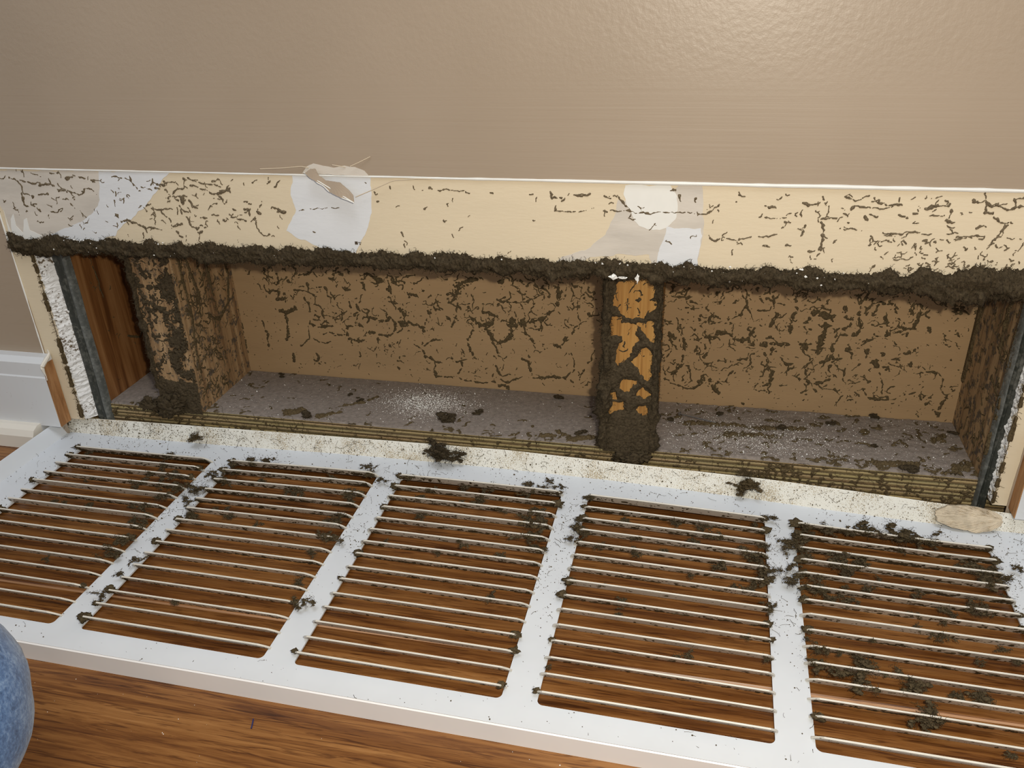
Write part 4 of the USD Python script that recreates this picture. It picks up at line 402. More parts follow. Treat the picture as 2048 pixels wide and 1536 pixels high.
def rim(path, foot_off, top_off, ztop, mt, label, lip=.0008, bottom=None):
    """Turned-up rim: path n x 2 foot points; offsets outward; ztop(n)."""
    n = len(path); z0 = zp(path[:, 0], path[:, 1]) if bottom is None else np.full(n, bottom)
    d = np.gradient(path, axis=0); nv = np.stack([d[:, 1], -d[:, 0]], 1); nv /= np.linalg.norm(nv, axis=1, keepdims=True)
    rows = []
    for fo, zz_ in ((foot_off, z0), ((foot_off*.35+top_off*.65), z0*.35+ztop*.65), (top_off, ztop), (top_off+.0007, ztop+.0005), (top_off+.0015, ztop), (foot_off+.0013+.0*top_off, z0)):
        q = path + nv*fo; rows.append(G(q[:, 0], q[:, 1], zz_))
    P = np.stack(rows, 1); k = P.shape[1]
    m = tri(P.reshape(-1, 3), grid_faces(n, k, True)); m.fix_normals(); return obj('rim', m, M_[mt], grille, label, smooth=35)
L1 = np.linspace(GXL-.0005, GXR+.0005, 90)
far = np.stack([L1, 0*L1+YFAR], 1)[::-1]
ztf = np.interp(far[:, 0], [-.5505, -.446, -.362, -.244, -.129, -.035, .065, .125, .191, .247], [.0147, .0180, .0202, .0233, .0258, .0243, .0229, .0203, .0168, .0138])
rim(far, 0., .005, ztf, 'rim_metal', 'speckled dusty far rim against the wall')
near = np.stack([L1, 0*L1+YNEAR], 1)
ztn = .0136 + .0012*(fbm(np.c_[L1*6, 0*L1, 0*L1], 2, 3)-.5)
rim(near, 0., 0.0004, ztn, 'near_rim', 'clean near rim facing the room', bottom=.0)
L2 = np.linspace(YNEAR, YFAR+.0035, 40)
lf = np.stack([0*L2+GXL, L2], 1); rim(lf[::-1], 0., .0065, np.interp(L2, [YNEAR, YFAR], [.0136, .0142])[::-1], 'white_metal', 'left end rim')
rg = np.stack([0*L2+GXR, L2], 1); rim(rg, 0., .0065, np.interp(L2, [YNEAR, YFAR], [.0136, .0134]), 'white_metal', 'right end rim')
# slats
N, PITCH_, A_, SL = 15, .01307, math.radians(53), .0098
cy, cz = math.cos(A_)*SL, math.sin(A_)*SL
def slat_xs(a): return np.array([a-.0022, a-.0008, a+.003, a+WW*.25, a+WW*.5, a+WW*.75, a+WW-.003, a+WW+.0002, a+WW+.0016])
slat_info = []
rng = np.random.default_rng(5)
for wi, a in enumerate(WX):
    for i in range(N):
        x = slat_xs(a); f = np.array([.12, .55, 1, 1, 1, 1, 1, .62, .10]); yt = -.0375 - PITCH_*i + rng.normal(0, .00025)
        dz = rng.normal(0, .00025); fb = np.minimum(f, 1.)
        yb = yt + cy; base = zp(x, 0*x+yb)
        T = np.stack([x, yb - cy*fb, base + cz*fb + dz], 1); B = np.stack([x, 0*x+yb, base - .0003], 1)
        dirn = (T-B); dirn /= np.linalg.norm(dirn, axis=1, keepdims=True)
        nn = np.cross(np.array([1., 0, 0]), dirn); nn = np.where(nn[:, 1:2] > 0, -nn, nn)    # faces the near side
        th, r = .0005, .00058
        ring = [B + nn*th, T - dirn*r + nn*th]
        for ang in (20, 65, 115, 160): ring.append(T + nn*r*math.cos(math.radians(ang)) + dirn*r*math.sin(math.radians(ang)))
        ring += [T - dirn*r - nn*th, B - nn*th]
        P = np.stack(ring, 1); k = P.shape[1]; Q = P.reshape(-1, 3)
        m = tri(G(Q[:, 0], Q[:, 1], Q[:, 2]), np.vstack([grid_faces(len(x), k, True), [[0, j+1, j] for j in range(1, k-1)], [[(len(x)-1)*k, (len(x)-1)*k+j, (len(x)-1)*k+j+1] for j in range(1, k-1)]])); m.fix_normals()
        obj('slat', m, M_['slat_metal'], grille, smooth=32)
        slat_info.append((wi, i, a, yb, yt, dz))

# ------------------------------------------------------------------ dust and lint (uncountable: kind "stuff")
rng = np.random.default_rng(11)
RES = .4
# --- on the cavity back
s, t = np.arange(-405, 219, RES), np.arange(27, 190, RES)
F = np.full((len(s), len(t)), -1.)
strokes(F, s, t, FILM_BACK, 1, rag=1.25, ws=.85)
R_ = lambda n, b, ln, hw: strokes(F, s, t, wander(rng, n, b, ln, hw), int(rng.integers(1000)), rag=.6)
R_(70, (-330, -235, 85, 150), (3, 16), (.25, .75)); R_(40, (-380, -330, 110, 160), (2, 12), (.2, .6)); R_(110, (-225, -70, 95, 145), (3, 16), (.22, .65)); R_(90, (-320, -60, 40, 100), (1.5, 8), (.2, .5))
R_(120, (-20, 110, 50, 140), (2, 14), (.25, .65)); R_(110, (90, 215, 45, 150), (2, 13), (.25, .65)); R_(60, (-20, 215, 125, 150), (2, 9), (.3, .8)); R_(50, (-390, -60, 128, 160), (2, 9), (.3, .9))
for n, b in ((900, (-400, -60, 32, 160)), (900, (-18, 215, 32, 155))):
    strokes(F, s, t, '|'.join('%.2f %.1f,%.1f %.1f,%.1f' % (rng.uniform(.15, .5), x, z, x+rng.normal(0, .7), z+rng.normal(0, .7)) for x, z in zip(rng.uniform(b[0], b[1], n), rng.uniform(b[2], b[3], n))), 77, rag=.8)
q = np.stack([*np.meshgrid(s, t, indexing='ij'), np.zeros((len(s), len(t)))], -1); F -= .8*smoothstep(F, .25, .9)*(noise(q/1.6, 211) > .66)
obj('wall_dust', film(F, s, t, lambda S, T, H: np.stack([S, YB-H, T], -1), seed=3), M_['dust'], None, 'brown dust threads clinging to the brown paper at the back of the cavity', 'dust', kind='stuff', smooth=True)
# --- on the bare strip above the opening
s, t = np.arange(-575, 235, .3), np.arange(182, 242, .3)
F = np.full((len(s), len(t)), -1.)
strokes(F, s, t, FILM_FRONT, 2, warp=(.8, .6), rag=1.15, ws=.52)
R_(20, (-545, -470, 190, 240), (2, 8), (.10, .22)); R_(60, (-480, -350, 186, 236), (1.5, 6), (.12, .32)); R_(20, (-350, -290, 190, 236), (1, 6), (.12, .3)); R_(16, (-240, -90, 190, 236), (.5, 3), (.1, .22)); R_(30, (-60, 100, 196, 238), (1, 6), (.12, .3))
R_(50, (60, 210, 190, 238), (1, 5), (.1, .22)); R_(120, (115, 222, 184, 212), (1, 4), (.12, .28)); R_(40, (-560, -540, 190, 240), (.5, 3), (.12, .3))
q = np.stack([*np.meshgrid(s, t, indexing='ij'), np.zeros((len(s), len(t)))], -1); F -= .75*smoothstep(F, .15, .7)*(noise(q/1.1, 210) > .50)
obj('wall_dust', film(F, s, t, lambda S, T, H: np.stack([S, -.0003-H, T], -1), k=.4, hmax=.6, seed=5), M_['dust_tan'], None, 'broken brown dust threads on the bare cream strip above the opening', 'dust', kind='stuff', smooth=True)
# --- fringe along the top edge of the opening
def fringe(x0, x1, seed):
    x = np.arange(x0, x1, .0008); A = np.linspace(0, 2*np.pi, 27)[:-1]
    X, TT = np.meshgrid(x, A, indexing='ij')
    c, s_ = np.cos(TT), np.sin(TT)
    q = np.stack([X*110, c*1.1, s_*1.1], -1)
    r = .0021 + .0088*fbm(q, 2, seed)**1.5 + .0064*(fbm(q*3.2, 3, seed+5)-.42) + .0034*(noise(q*11, seed+8)-.5)
    r *= .88 + .45*smoothstep(X, .10, .2) + .15*smoothstep(-X, .45, .52)
    r = np.maximum(r, .0012)
    Y = -.0005 + r*c*.9; Z = HO + .0004 + r*s_*1.06
    m = tri(np.stack([X, Y, Z], -1).reshape(-1, 3), grid_faces(len(x), 26, True))
    k = 18000; i = rng.integers(0, len(x), k); j = rng.integers(0, 26, k)
    st = np.stack([X[i, j], Y[i, j], Z[i, j]], 1); hd = np.stack([rng.normal(0, .7, k), c[i, j]*.8-.2, s_[i, j]], 1)
    return cat_([m, fibres(st, hd, rng.uniform(.0015, .005, k), rng.uniform(.00007, .00013, k), rng, 5, 1.0)])
obj('dust_fringe', fringe(-.5355, .2335, 21), M_['dust_dark'], None, 'thick dark lint fringe hanging along the top edge of the opening', 'lint', kind='stuff', smooth=True)
def edge_fringe(path, rad, seed, nf, patchy=0.):
    """Lumpy lint along a polyline (n,3)."""
    p = np.asarray(path, float); L = np.r_[0, np.cumsum(np.linalg.norm(np.diff(p, axis=0), axis=1))]; u = np.arange(0, L[-1], .0008)
    q = np.stack([np.interp(u, L, p[:, i]) for i in range(3)], 1); A = np.linspace(0, 2*np.pi, 19)[:-1]
    t_ = np.gradient(q, axis=0); t_ /= np.linalg.norm(t_, axis=1, keepdims=True); a = np.cross(t_, [0, 1., 0]); a /= np.linalg.norm(a, axis=1, keepdims=True); b = np.cross(t_, a)
    U, TT = np.meshgrid(u, A, indexing='ij'); c, s_ = np.cos(TT), np.sin(TT); w = np.stack([U*120, c*1.1, s_*1.1], -1)
    r = rad(u/L[-1])[:, None]*(.25 + 2.0*fbm(w, 2, seed)**1.6 + 1.0*(fbm(w*3, 3, seed+5)-.45)); r = r*(1-patchy*(fbm(np.c_[u*160, 0*u, 0*u+seed], 2, seed+2) < .5))[:, None]; r = np.maximum(r, .0005*(1-patchy))
    P = q[:, None] + r[..., None]*(c[..., None]*a[:, None] + s_[..., None]*b[:, None])
    m = tri(P.reshape(-1, 3), grid_faces(len(u), 18, True)); i = rng.integers(0, len(u), nf); j = rng.integers(0, 18, nf); o = P[i, j]-q[i]
    return cat_([m, fibres(P[i, j], o/np.linalg.norm(o, axis=1, keepdims=True) + .6*rng.normal(size=(nf, 3)), rng.uniform(.0015, .0045, nf), rng.uniform(.00008, .00015, nf), rng, 5, .7)])
obj('dust_fringe', cat_([edge_fringe([(-.0545, .0135, z) for z in np.linspace(HO-.004, .03, 40)], lambda u: .0028+.0022*u, 31, 2500, 0.),
                         edge_fringe([(-.0172, .0132, z) for z in np.linspace(HO-.004, .03, 40)], lambda u: .0017+.0018*u, 33, 1500, 0.)]),
    M_['dust_dark'], None, 'dark lint fringe down both edges of the middle stud', 'lint', kind='stuff', smooth=True)
obj('dust_fringe', cat_([edge_fringe([(-.4433, .0132, z) for z in np.linspace(HO-.004, .05, 40)], lambda u: .0024+0*u, 35, 900, 0.)]),
    M_['dust_dark'], None, 'thin dark lint fringe down the left edge of the dusty tan stud', 'lint', kind='stuff', smooth=True)
obj('dust_fringe', edge_fringe([(XL-.0008, -.0006, z) for z in np.linspace(HO, .020, 40)], lambda u: .0010+.0007*u, 37, 350, .9),
    M_['dust'], None, 'brown dust crumbs down the left cut edge of the drywall', 'lint', kind='stuff', smooth=True)
obj('dust_fringe', cat_([edge_fringe([(XR-.0002, -.0004, z) for z in np.linspace(HO, .020, 40)], lambda u: .0010+0*u, 39, 300, .9), edge_fringe([(.2168, .0120, z) for z in np.linspace(HO, .03, 40)], lambda u: .0011+.0008*u, 40, 400, .6)]),
    M_['dust'], None, 'brown dust crumbs down the right cut edge of the drywall', 'lint', kind='stuff', smooth=True)
# --- stud faces
def covered(bare, s, t, seed, grow=0.):
    S, T = np.meshgrid(s, t, indexing='ij'); q = np.stack([S, T, 0*S], -1)
    Sx = S + 2.2*(fbm(q/4, 3, seed)-.5)*2; Tx = T + 2.2*(fbm(q/4, 3, seed+7)-.5)*2
    F = np.full(S.shape, 9.)
    for b in bare:
        g = Polygon(b).buffer(0); shapely.prepare(g); pts = shapely.points(Sx, Tx); ins = shapely.contains(g, pts)
        d = shapely.distance(g.boundary, pts); F = np.minimum(F, np.where(ins, -d, d)+grow)
    F = np.minimum(F-.95, 4.)
    return F + 1.2*(fbm(q/1.6, 2, seed+3)-.45), q
s, t = np.arange(-54.6, -16.6, .5), np.arange(28, 182, .5)
F, q = covered(BARE_C, s, t, 51)
strokes(F, s, t, wander(rng, 40, (-52, -18, 70, 178), (2, 10), (.15, .4)), 52)
obj('stud_dust', film(F, s, t, lambda S, T, H: np.stack([S, YF-H, T], -1), k=.5, hmax=2.2, seed=53), M_['dust_dark'], None, 'caked dark dust over the front of the middle stud', 'dust', kind='stuff', smooth=True)
s, t = np.arange(-443, -404, .5), np.arange(28, 182, .5)
F = np.full((len(s), len(t)), -1.); q = np.stack([*np.meshgrid(s, t, indexing='ij'), np.zeros((len(s), len(t)))], -1)
strokes(F, s, t, FILM_B, 61, warp=(2.5, .6), rag=1.4, ws=1.3)
strokes(F, s, t, wander(rng, 45, (-442, -405, 60, 178), (3, 14), (.2, .6)), 62)
F = np.maximum(F, 3.5*smoothstep(62-q[..., 1], 0, 10) - .6 + 2.*(fbm(q/5, 3, 63)-.5)*1.5); F = np.minimum(F, 4.)
obj('stud_dust', film(F, s, t, lambda S, T, H: np.stack([S, YF-H, T], -1), k=.5, hmax=2.0, seed=63), M_['dust_dark'], None, 'caked dark dust over the front of the tan stud', 'dust', kind='stuff', smooth=True)
s, t = np.arange(13, 95, .5), np.arange(30, 182, .5)          # right side of the tan stud
F = np.full((len(s), len(t)), -1.)
strokes(F, s, t, '2.2 55,180 58,150 60,120|1.6 85,175 88,130 80,105 62,98 50,104|2.0 22,178 24,120 18,70|1.5 30,170 40,130 36,110', 64)
strokes(F, s, t, wander(rng, 230, (13, 62, 34, 178), (2, 14), (.25, .75)), 65); strokes(F, s, t, wander(rng, 60, (50, 94, 60, 180), (2, 10), (.2, .5)), 66)
obj('stud_dust', film(F, s, t, lambda S, T, H: np.stack([-.4035+H, S, T], -1), seed=67), M_['dust'], None, 'dust threads on the right side of the tan stud', 'dust', kind='stuff', smooth=True)
F = np.full((len(s), len(t)), -1.)                            # left side of the right end stud
strokes(F, s, t, '5 92,180 93,120 94,70|3.5 90,178 80,150|3 30,178 40,150 36,120|2.5 60,175 62,150|4 15,150 16,120|2 40,100 20,95', 68); strokes(F, s, t, wander(rng, 110, (13, 94, 40, 180), (3, 14), (.3, .9)), 69)
obj('stud_dust', film(F, s, t, lambda S, T, H: np.stack([.2165-H, S, T], -1), hmax=1.6, seed=70), M_['dust'], None, 'dust patches on the left side of the right end stud', 'dust', kind='stuff', smooth=True)
F = np.full((len(s), len(t)), -1.)                            # end stud, left
strokes(F, s, t, '1.2 40,150 42,120|1.0 60,75 75,68 86,74', 71); strokes(F, s, t, wander(rng, 25, (14, 90, 35, 175), (2, 8), (.15, .35)), 72)
obj('stud_dust', film(F, s, t, lambda S, T, H: np.stack([-.5003+H, S, T], -1), seed=73), M_['dust'], None, 'few dust smudges on the orange left end stud', 'dust', kind='stuff', smooth=True)
# --- plate top: a felt of grey dust with darker lint on it
s, t = np.arange(-500, 217, .9), np.arange(13.4, 95, .9)
S, T = np.meshgrid(s, t, indexing='ij'); q = np.stack([S, T, 0*S], -1)
rough_ = .35 + .65*smoothstep(S, -30, 60)
H = (.25 + rough_*(1.7*fbm(q/7*np.array([.6, 1, 1]), 4, 81) + .8*(fbm(q/2, 3, 82)-.3)))*smoothstep(T, 13, 16)*1.0
P = np.stack([S/1000, T/1000, ZP + H/1000], -1)
obj('plate_dust', tri(P.reshape(-1, 3), grid_faces(len(s), len(t))), M_['dust_grey'], None, 'grey dust felt lying on the bottom plate inside the cavity', 'dust', kind='stuff', smooth=True)
s, t = np.arange(-500, 217, .6), np.arange(12.5, 95, .6)
F = np.full((len(s), len(t)), -1.)
strokes(F, s, t, wander(rng, 60, (-490, -60, 13, 92), (2, 12), (.2, .5)), 83, rag=1.3); strokes(F, s, t, wander(rng, 120, (-15, 215, 13, 94), (2, 14), (.25, .9)), 84, rag=1.5)
strokes(F, s, t, '1.2 -290,40 -270,52 -262,64|4 -330,22 -318,28|3 -300,20 -285,30|2 10,60 40,62 70,58|3 -40,30 -80,20 -95,30|2 -95,22 -110,20|5 150,20 175,24|4 195,60 205,70|6 200,16 212,30|3 60,60 100,64|3 40,45 80,50', 85, rag=1.6)
strokes(F, s, t, wander(rng, 70, (-480, 215, 12.5, 20), (3, 10), (.25, .7)), 86, rag=1.4)
obj('plate_lint', film(F, s, t, lambda S, T, Hh: np.stack([S, T, ZP + Hh + .0009 + .0009*smoothstep(S, -.03, .06)], -1), k=.7, hmax=2.2, seed=87), M_['dust'], None, 'brown lint threads scattered over the dust on the bottom plate', 'lint', kind='stuff', smooth=True)
# --- lint draped over the front of the plate
s, t = np.arange(-500, 217, .45), np.arange(4, 30, .45)
F = np.full((len(s), len(t)), -1.); q = np.stack([*np.meshgrid(s, t, indexing='ij'), np.zeros((len(s), len(t)))], -1)
strokes(F, s, t, wander(rng, 60, (-495, -330, 8, 30), (2, 9), (.25, .7)), 90, rag=1.4); strokes(F, s, t, wander(rng, 22, (-330, -80, 10, 30), (2, 8), (.2, .4)), 91, rag=1.4)
strokes(F, s, t, wander(rng, 60, (-90, 90, 8, 30), (2, 9), (.25, .7)), 92, rag=1.4); strokes(F, s, t, wander(rng, 80, (60, 215, 6, 30), (2, 10), (.3, 1.0)), 93, rag=1.5)
F -= 1.1*smoothstep(F, .2, .9)*(noise(q/1.4, 214) > .55)
obj('plate_lint', cat_([film(F, s, t, lambda S, T, Hh: np.stack([S, YF-.0003-Hh, T], -1), k=.5, hmax=1.3, seed=94),
    fibres(np.c_[rng.uniform(-.495, .214, 700), np.full(700, YF-.0008), rng.uniform(.012, .032, 700)], rng.normal(size=(700, 3))*[1, .4, .8]+[0, -.3, -.2], rng.uniform(.003, .011, 700), rng.uniform(.00008, .00014, 700), rng, 7, .6)]), M_['dust'], None, 'brown lint hanging over the ridged front of the bottom plate', 'lint', kind='stuff', smooth=True)
# --- white grains
def grains(P, r):
    n = len(P); o = np.array([[1, 0, 0], [-1, 0, 0], [0, 1, 0], [0, -1, 0], [0, 0, 1], [0, 0, -1.]]); f = np.array([[0, 2, 4], [2, 1, 4], [1, 3, 4], [3, 0, 4], [2, 0, 5], [1, 2, 5], [3, 1, 5], [0, 3, 5]])
    v = P[:, None] + np.asarray(r)[:, None, None]*o*rng.uniform(.5, 1.2, (n, 6, 3)); return tri(v.reshape(-1, 3), (f[None]+6*np.arange(n)[:, None, None]).reshape(-1, 3))
def zplate(x): return ZP + .0012 + .0012*smoothstep(x, -.03, .06)
xa = np.r_[rng.normal(-.215, .020, 4200), rng.uniform(-.46, -.06, 700), rng.normal(.060, .035, 2600), rng.uniform(-.01, .21, 1600)]; ya = np.r_[rng.normal(.058, .012, 4200), rng.uniform(.016, .092, 700), rng.normal(.042, .016, 2600), rng.uniform(.016, .092, 1600)]
k = (ya > .014) & (ya < .094) & (xa < .214) & ((xa < -.058) | (xa > -.014))
obj('gypsum_crumbs', grains(np.c_[xa, ya, zplate(xa)][k], rng.gamma(2., .00008, k.sum())+.00010), M_['white_chip'], None, 'white gypsum crumbs sprinkled on the bottom plate', 'crumbs', kind='stuff')
n = 96; x = np.r_[rng.normal(-.47, .008, 14), rng.normal(-.40, .006, 8), rng.uniform(-.50, -.33, 10), rng.normal(-.30, .004, 6), rng.uniform(-.33, -.05, 8), rng.normal(-.045, .010, 12), rng.uniform(-.05, .10, 20), rng.normal(.06, .02, 12), rng.uniform(.10, .22, 6)]; a = rng.uniform(-.6, 2.6, n)
obj('gypsum_crumbs', grains(np.c_[x, -.0015-.0060*np.abs(np.sin(a)), HO + .0012 + .0055*np.cos(a)], rng.gamma(1.1, .00030, n)+.00015), M_['white_chip'], None, 'white gypsum bits peeking out of the lint fringe along the opening', 'crumbs', kind='stuff')
# --- lint on the grille
fm, sd = [], 0
for (wi, i, a, yb, yt, dz) in slat_info:
    s = np.arange(a*1000+1, (a+WW)*1000-1, .6); t = np.linspace(.2, SL*1000-.9, 10)
    S, T = np.meshgrid(s, t, indexing='ij'); q = np.stack([S, T+31.7*i, 0*S], -1)
    dens = .565 - .012*i + .06*(wi == 4) - .05*(wi == 2)*(i > 9)
    F = (fbm(q/np.array([2.6, 1.8, 1]), 4, 100+wi) - (1-dens))*6 + 2.0*(.42-T/SL/1000) + 1.2*(noise(q/.9, 55)-.5) - 1.6*smoothstep(T, SL*1000-3, SL*1000-.5)*(fbm(q/5, 2, 140) < .62)
    edge = np.minimum(S-s[0], s[-1]-S); F += 2.2*np.exp(-edge/4)*(.9-.05*i)
    x_, fr = S/1000, T/1000/SL
    def place(Sx, Tx, Hh, yb=yb, dz=dz, a=a):
        f = Tx/SL; Hh = Hh + .0006
        return G(Sx, yb - cy*f - math.sin(A_)*Hh, zp(Sx, 0*Sx+yb) + cz*f + dz + math.cos(A_)*Hh*.0 + 0*Hh)
    mm = film(F, s, t, place, k=.35, hmax=.9, seed=int(101+i))
    if len(mm.faces): fm.append(mm)
obj('slat_dust', cat_(fm), M_['lint'], grille, 'grey brown dust caked on the slat faces', kind='stuff', smooth=True)
ICO = trimesh.creation.icosphere(1, 1.0); IV, IF = np.array(ICO.vertices), np.array(ICO.faces)
def stringy(rng, c, r, up=.0045, down=.004):
    """Lint tangled over the slats: a few wandering strands of small lumps, with short fibres."""
    ms, pts = [], []
    for _ in range(rng.integers(5, 9)):
        p = c + rng.normal(0, .42, 3)*r*[1.35, 1, .35]; d = rng.normal(size=3)*[1.4, .8, .2]
        for k in range(rng.integers(4, 8)):
            q = r*rng.uniform(.05, .19); n_ = .1 + 1.8*noise(IV*1.6 + rng.uniform(0, 90, 3), 1)
            ms.append(tri(IV*n_[:, None]*q*[1.6, 1.2, .7] + p, IF)); pts.append(p)
            d = .6*d/np.linalg.norm(d) + rng.normal(size=3)*[.8, .6, .2]; p = p + d/np.linalg.norm(d)*r*.34; p[2] = np.clip(p[2], c[2]-down, c[2]+up)
    k = int(50 + 26000*r); st = np.array(pts)[rng.integers(0, len(pts), k)] + rng.normal(0, .16, (k, 3))*r*[1.2, 1, .6]
    ms.append(fibres(st, rng.normal(size=(k, 3)), r*rng.uniform(.3, .95, k), .00013*rng.uniform(.5, 1.2, k), rng, 5, 1.1))
    return ms
cl = [tuple(c) for c in CLUMPS]
for wi, n in ((0, 10), (1, 16), (2, 14), (3, 20), (4, 34)):
    for _ in range(n):
        e = rng.beta(.8, .8); v_ = rng.beta(1.1, 2.3 if wi < 4 else 1.6); p = G(np.array([WX[wi] + e*WW]), np.array([-.034 - .18*v_]), np.array([0.]))[0]; cl.append((p[0]*1000, p[1]*1000, rng.uniform(1.6, 3.6)))
cl = np.array(cl)
loose = []
for x, y, r in cl:
    c = np.array([x, y, 0.])/1000; xx = c[0]*cT + c[1]*sT; yy = -c[0]*sT + c[1]*cT
    c[2] = float(zp(np.array([xx]), np.array([yy]))[0]) + .0065; r = r/1000
    loose += stringy(rng, c, r)
for wi, a in enumerate(WX):                                    # ragged tufts where the slats meet the ribs
    for i in range(N):
        for e, pr in ((a+.001, .75-.035*i), (a+WW-.001, .62-.035*i)):
            if rng.random() < pr:
                y = -.0375-PITCH_*i+cy*.5; p = G(np.array([e+rng.normal(0, .0012)]), np.array([y]), np.array([float(zp(np.array([e]), np.array([y]))[0])+.005]))[0]
                loose.append(fluff(rng, p, rng.uniform(.0022, .0050), (1.4, 1., .8), n=26, sub=2, fr=.00010))
obj('lint_tuft', cat_(loose), M_['lint'], None, 'tufts of grey brown lint caught between the slats of the grille', 'lint', kind='stuff', smooth=True)
# fine specks and short fibres on ribs, margins and far rim
def panel_pts(n, f):
    x, y = rng.uniform(GXL, GXR, n), rng.uniform(YNEAR+.001, YFAR, n); pts = shapely.points(x, y); k = shapely.contains(pan, pts) & (rng.random(n) < f(x, y)*np.where(x < -.512, .25, 1.)); return x[k], y[k]
x, y = panel_pts(26000, lambda x, y: np.clip(.05 + .75*smoothstep(y, -.20, -.06), 0, 1)*np.where(y > -.026, .35, 1.)*(.5+1.0*(fbm(np.c_[x*60, y*60, 0*x], 2, 7) > .48)))
P = G(x, y, zp(x, y)+.0003)
m1 = grains(P, rng.gamma(2., .00010, len(P))+.0001)
k = rng.random(len(P)) < .16; hd = rng.normal(size=(k.sum(), 3))*[1, 1, .15]
m2 = fibres(P[k], hd, rng.uniform(.002, .008, k.sum()), rng.uniform(.00007, .00013, k.sum()), rng, 5, .35)
u = rng.integers(0, len(far), 7000); w = rng.random(7000); q = np.stack([far[u, 0]+rng.uniform(-.004, .004, 7000), YFAR + .005*w - .0004, zp(far[u, 0], far[u, 1])*(1-w)+ztf[u]*w + .0002], 1); k = rng.random(7000) < .5+.4*(q[:, 0] < -.36); q = G(q[:, 0], q[:, 1], q[:, 2])[k]
m3 = grains(q, rng.gamma(2., .00009, len(q))+.00008)
kk = rng.random(len(q)) < .05; m4 = fibres(q[kk], rng.normal(size=(kk.sum(), 3))*[1, .5, .5], rng.uniform(.003, .012, kk.sum()), rng.uniform(.00008, .00015, kk.sum()), rng, 6, .35)
obj('dust_specks', cat_([m1, m2, m3, m4]), M_['lint'], None, 'fine dust specks and hairs on the ribs and rims of the grille', 'dust', kind='stuff')

# ------------------------------------------------------------------ single pieces
def clump(name, label, c, r, squash, n, mt='dust_dark', seed=0, group=None, subs=5, strands=0):
    g = np.random.default_rng(seed); ms = []
    if strands:
        ms += [m_ for k in range(strands) for m_ in stringy(g, g.normal(0, .35, 3)*np.array(squash)*r, r*.85, r, r)]
    for _ in range(subs):
        o = g.normal(0, .38, 3)*np.array(squash)*r; ms.append(fluff(g, o, r*g.uniform(.45, .8)*(.75 if strands else 1), squash, n=n//subs, sub=3, fr=.00013))
    m = cat_(ms); m.apply_translation(np.array(c)); 
    return obj(name, m, M_[mt], None, label, 'lint clump', group, smooth=True)
pc = np.array(PLATE_CLUMPS)/1000
labs = ['low lint heap on the plate beside the dusty tan stud', 'small lint lump on the plate at the foot of the cavity back, left', 'big dark oval lint clump on the plate left of the middle stud', 'grey lint wisp just right of the big oval clump', 'small lint lump at the back of the plate left of the middle stud',
        'faint small lint lump midway along the left bay of the plate', 'lint heap at the left foot of the middle stud', 'large lint heap on the plate front near its right end', 'round lint lump at the back of the plate in the right bay', 'lint lump at the foot of the right end stud', 'thin lint wisp behind the speckled part of the plate', 'small lint lump right of the middle stud',
        'lint lump beside the nail on the plate', 'small dark lint knot in the middle of the right bay', 'flat lint wisp in the right bay of the plate', 'long flat lint wisp near the plate front, right bay']
for i, (x, y, r) in enumerate(pc):
    z = zplate(x); clump('lint_clump', labs[i], (x, y, z+r*.25), r*.8, (1.3, 1.0, .45), 120, 'dust_dark', 300+i)
clump('lint_clump', 'dark heap of lint at the foot of the middle stud', (-.034, .008, .022), .014, (1.25, .45, .95), 260, seed=330)
clump('lint_clump', 'dark heap of lint at the foot of the tan stud', (-.4330, .006, .040), .020, (1.2, .55, .95), 320, seed=331)
clump('lint_clump', 'dark ragged lint clump lying on the far rim near its middle', (-.184, -.009, .024), .0078, (1.5, .7, .85), 90, seed=332, subs=2, strands=5)
clump('lint_clump', 'stringy lint clump hanging on the far rim right of the middle stud', (.0545, -.008, .020), .0062, (1.3, .8, 1.5), 60, 'dust', seed=333, subs=1, strands=5)
clump('lint_clump', 'small lint clump on the far rim left of the first rib', (-.4035, -.007, .0165), .0042, (1., .7, 1.2), 40, 'dust', seed=334, subs=1, strands=3)
# nail on the plate
nail = thing('nail', 'small steel nail lying on the dusty plate right of the middle stud', 'nail')
a, b = np.array([.0021, .0706, ZP+.0034]), np.array([.0314, .0604, ZP+.0034])
obj('shank', tubes(np.stack([a, a+.5*(b-a), a+.92*(b-a), b])[None], np.array([[.0007, .0007, .0006, .0001]]), 8), M_['steel'], nail, smooth=60)
obj('head', tubes(np.stack([a-(b-a)*.03, a+(b-a)*.005])[None], np.array([[.0019, .0019]]), 10), M_['steel'], nail)
# plaster flake leaning on the far rim
g = np.random.default_rng(9); th = np.linspace(0, 2*np.pi, 48, endpoint=False); rad = 1 + .22*(fbm(np.c_[np.cos(th)*2, np.sin(th)*2, 0*th], 4, 3)-.5)*2
pol = Polygon(np.c_[.0220*rad*np.cos(th), .0098*rad*np.sin(th)]); m = extr(pol, .003).subdivide_to_size(.0035, max_iter=8); v = np.array(m.vertices)
v[:, 2] += np.where(v[:, 2] > .001, 1, .2)*.0022*(fbm(v*[260, 260, 0]+3, 4, 5)-.5)*2
R_t = trimesh.transformations.euler_matrix(math.radians(66), math.radians(4), math.radians(-1)); v = v@R_t[:3, :3].T + [.2075, -.0098, .0118]
obj('plaster_flake', tri(v, m.faces), M_['flake'], None, 'cream oval plaster flake leaning on the far rim at the right end', 'plaster flake', smooth=40)
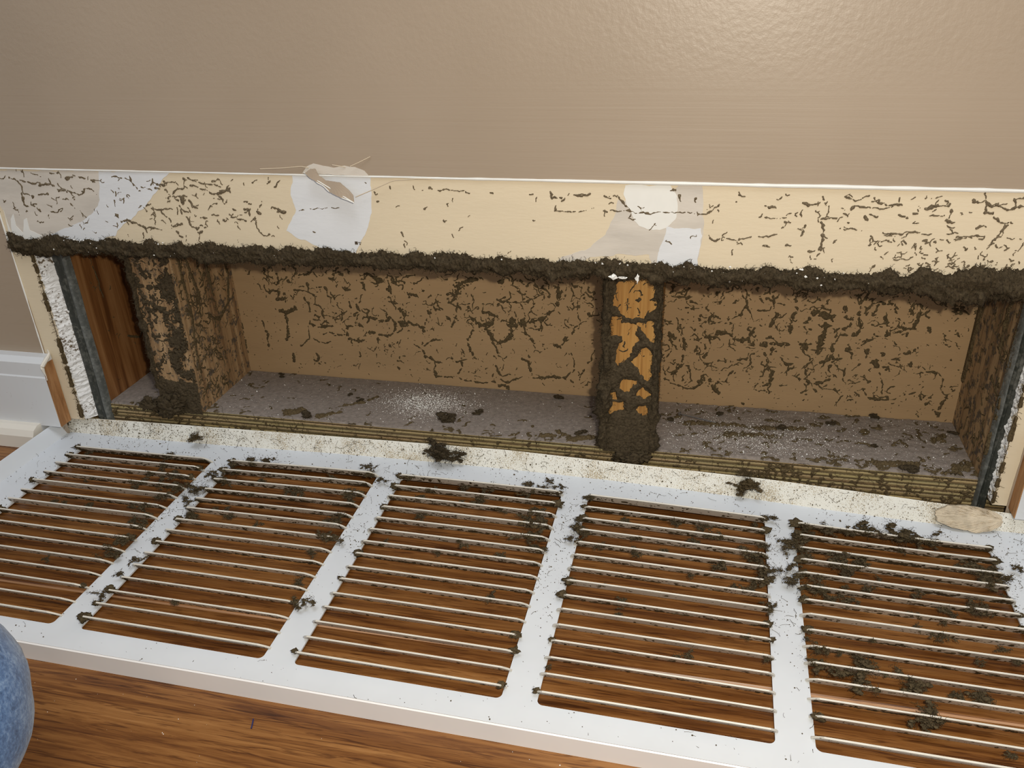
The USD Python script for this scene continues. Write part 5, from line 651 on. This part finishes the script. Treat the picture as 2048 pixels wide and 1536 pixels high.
# loose white chips under the header
for i, (c, sz, lb) in enumerate((((-.0484, -.0075, .1790), (.0032, .0012, .0016), 'white torn chip in the lint fringe left of the middle stud'), ((-.0420, -.0075, .1786), (.0030, .0010, .0010), 'flat white chip in the lint fringe above the middle stud'), ((-.0320, -.0080, .1790), (.0012, .0010, .0030), 'upright white chip hanging in the lint fringe above the middle stud'))):
    m = trimesh.creation.icosphere(1, 1.0); v = np.array(m.vertices); v = v*(.2+1.5*noise(v*1.9+i*9, i)[:, None])*np.array(sz) + c
    obj('paint_chip', tri(v, m.faces), M_['white_chip'], None, lb, 'paint chip')
obj('loose_thread', tubes(np.array([[[-.2174, -.2605, .0006], [-.2168, -.262, .0007], [-.2160, -.2645, .0006], [-.2155, -.2664, .0005]]]), .0004, 6), M_['blue_thread'], None, 'short dark blue thread on the floor in front of the grille', 'thread')
x, y = rng.uniform(-.42, .2, 160), rng.uniform(-.40, -.252, 160)
obj('floor_crumbs', grains(np.c_[x, y, 0*x+.0002], rng.gamma(1.6, .00014, 160)+.0001), M_['white_chip'], None, 'tiny white crumbs on the wood floor in front of the grille', 'crumbs', kind='stuff')

# ------------------------------------------------------------------ the kneeling person's leg
from manifold3d import Manifold
def capsules(js):
    parts = []
    for (p, r), (q, r2) in zip(js[:-1], js[1:]):
        a = Manifold.sphere(r, 40).translate(list(map(float, p))); b = Manifold.sphere(r2, 40).translate(list(map(float, q))); parts.append(Manifold.batch_hull([a, b]))
    m = parts[0]
    for p in parts[1:]: m = m + p
    return m
KN = np.array([-.347, -.352, .068])
leg = capsules([((-.50, -.86, .42), .095), ((-.455, -.60, .24), .084), (KN+[-.004, -.012, .006], .066), (KN, .064), ((-.475, -.52, .058), .056), ((-.56, -.78, .050), .040)])
leg = leg.refine_to_length(.012); mm = leg.to_mesh(); m = trimesh.Trimesh(mm.vert_properties[:, :3], mm.tri_verts, process=True)
trimesh.smoothing.filter_taubin(m, iterations=12); v = np.array(m.vertices); nrm_ = np.array(m.vertex_normals)
v += nrm_*(.004*(fbm(v*[18, 18, 40], 3, 4)-.5))[:, None]; v[:, 2] = np.maximum(v[:, 2], .0008)
person = thing('person', 'person kneeling at the bottom left corner, only a blue denim knee in view', 'person')
obj('jeans_leg', tri(v, m.faces), M_['denim'], person, smooth=True)
fm_ = capsules([((-.56, -.78, .050), .034), ((-.585, -.86, .045), .036), ((-.60, -.93, .030), .028)]).refine_to_length(.01).to_mesh(); m = trimesh.Trimesh(fm_.vert_properties[:, :3], fm_.tri_verts, process=True); trimesh.smoothing.filter_taubin(m, iterations=8)
v = np.array(m.vertices); v[:, 2] = np.maximum(v[:, 2], .0008)
obj('bare_foot', tri(v, m.faces), M_['skin'], person, smooth=True)
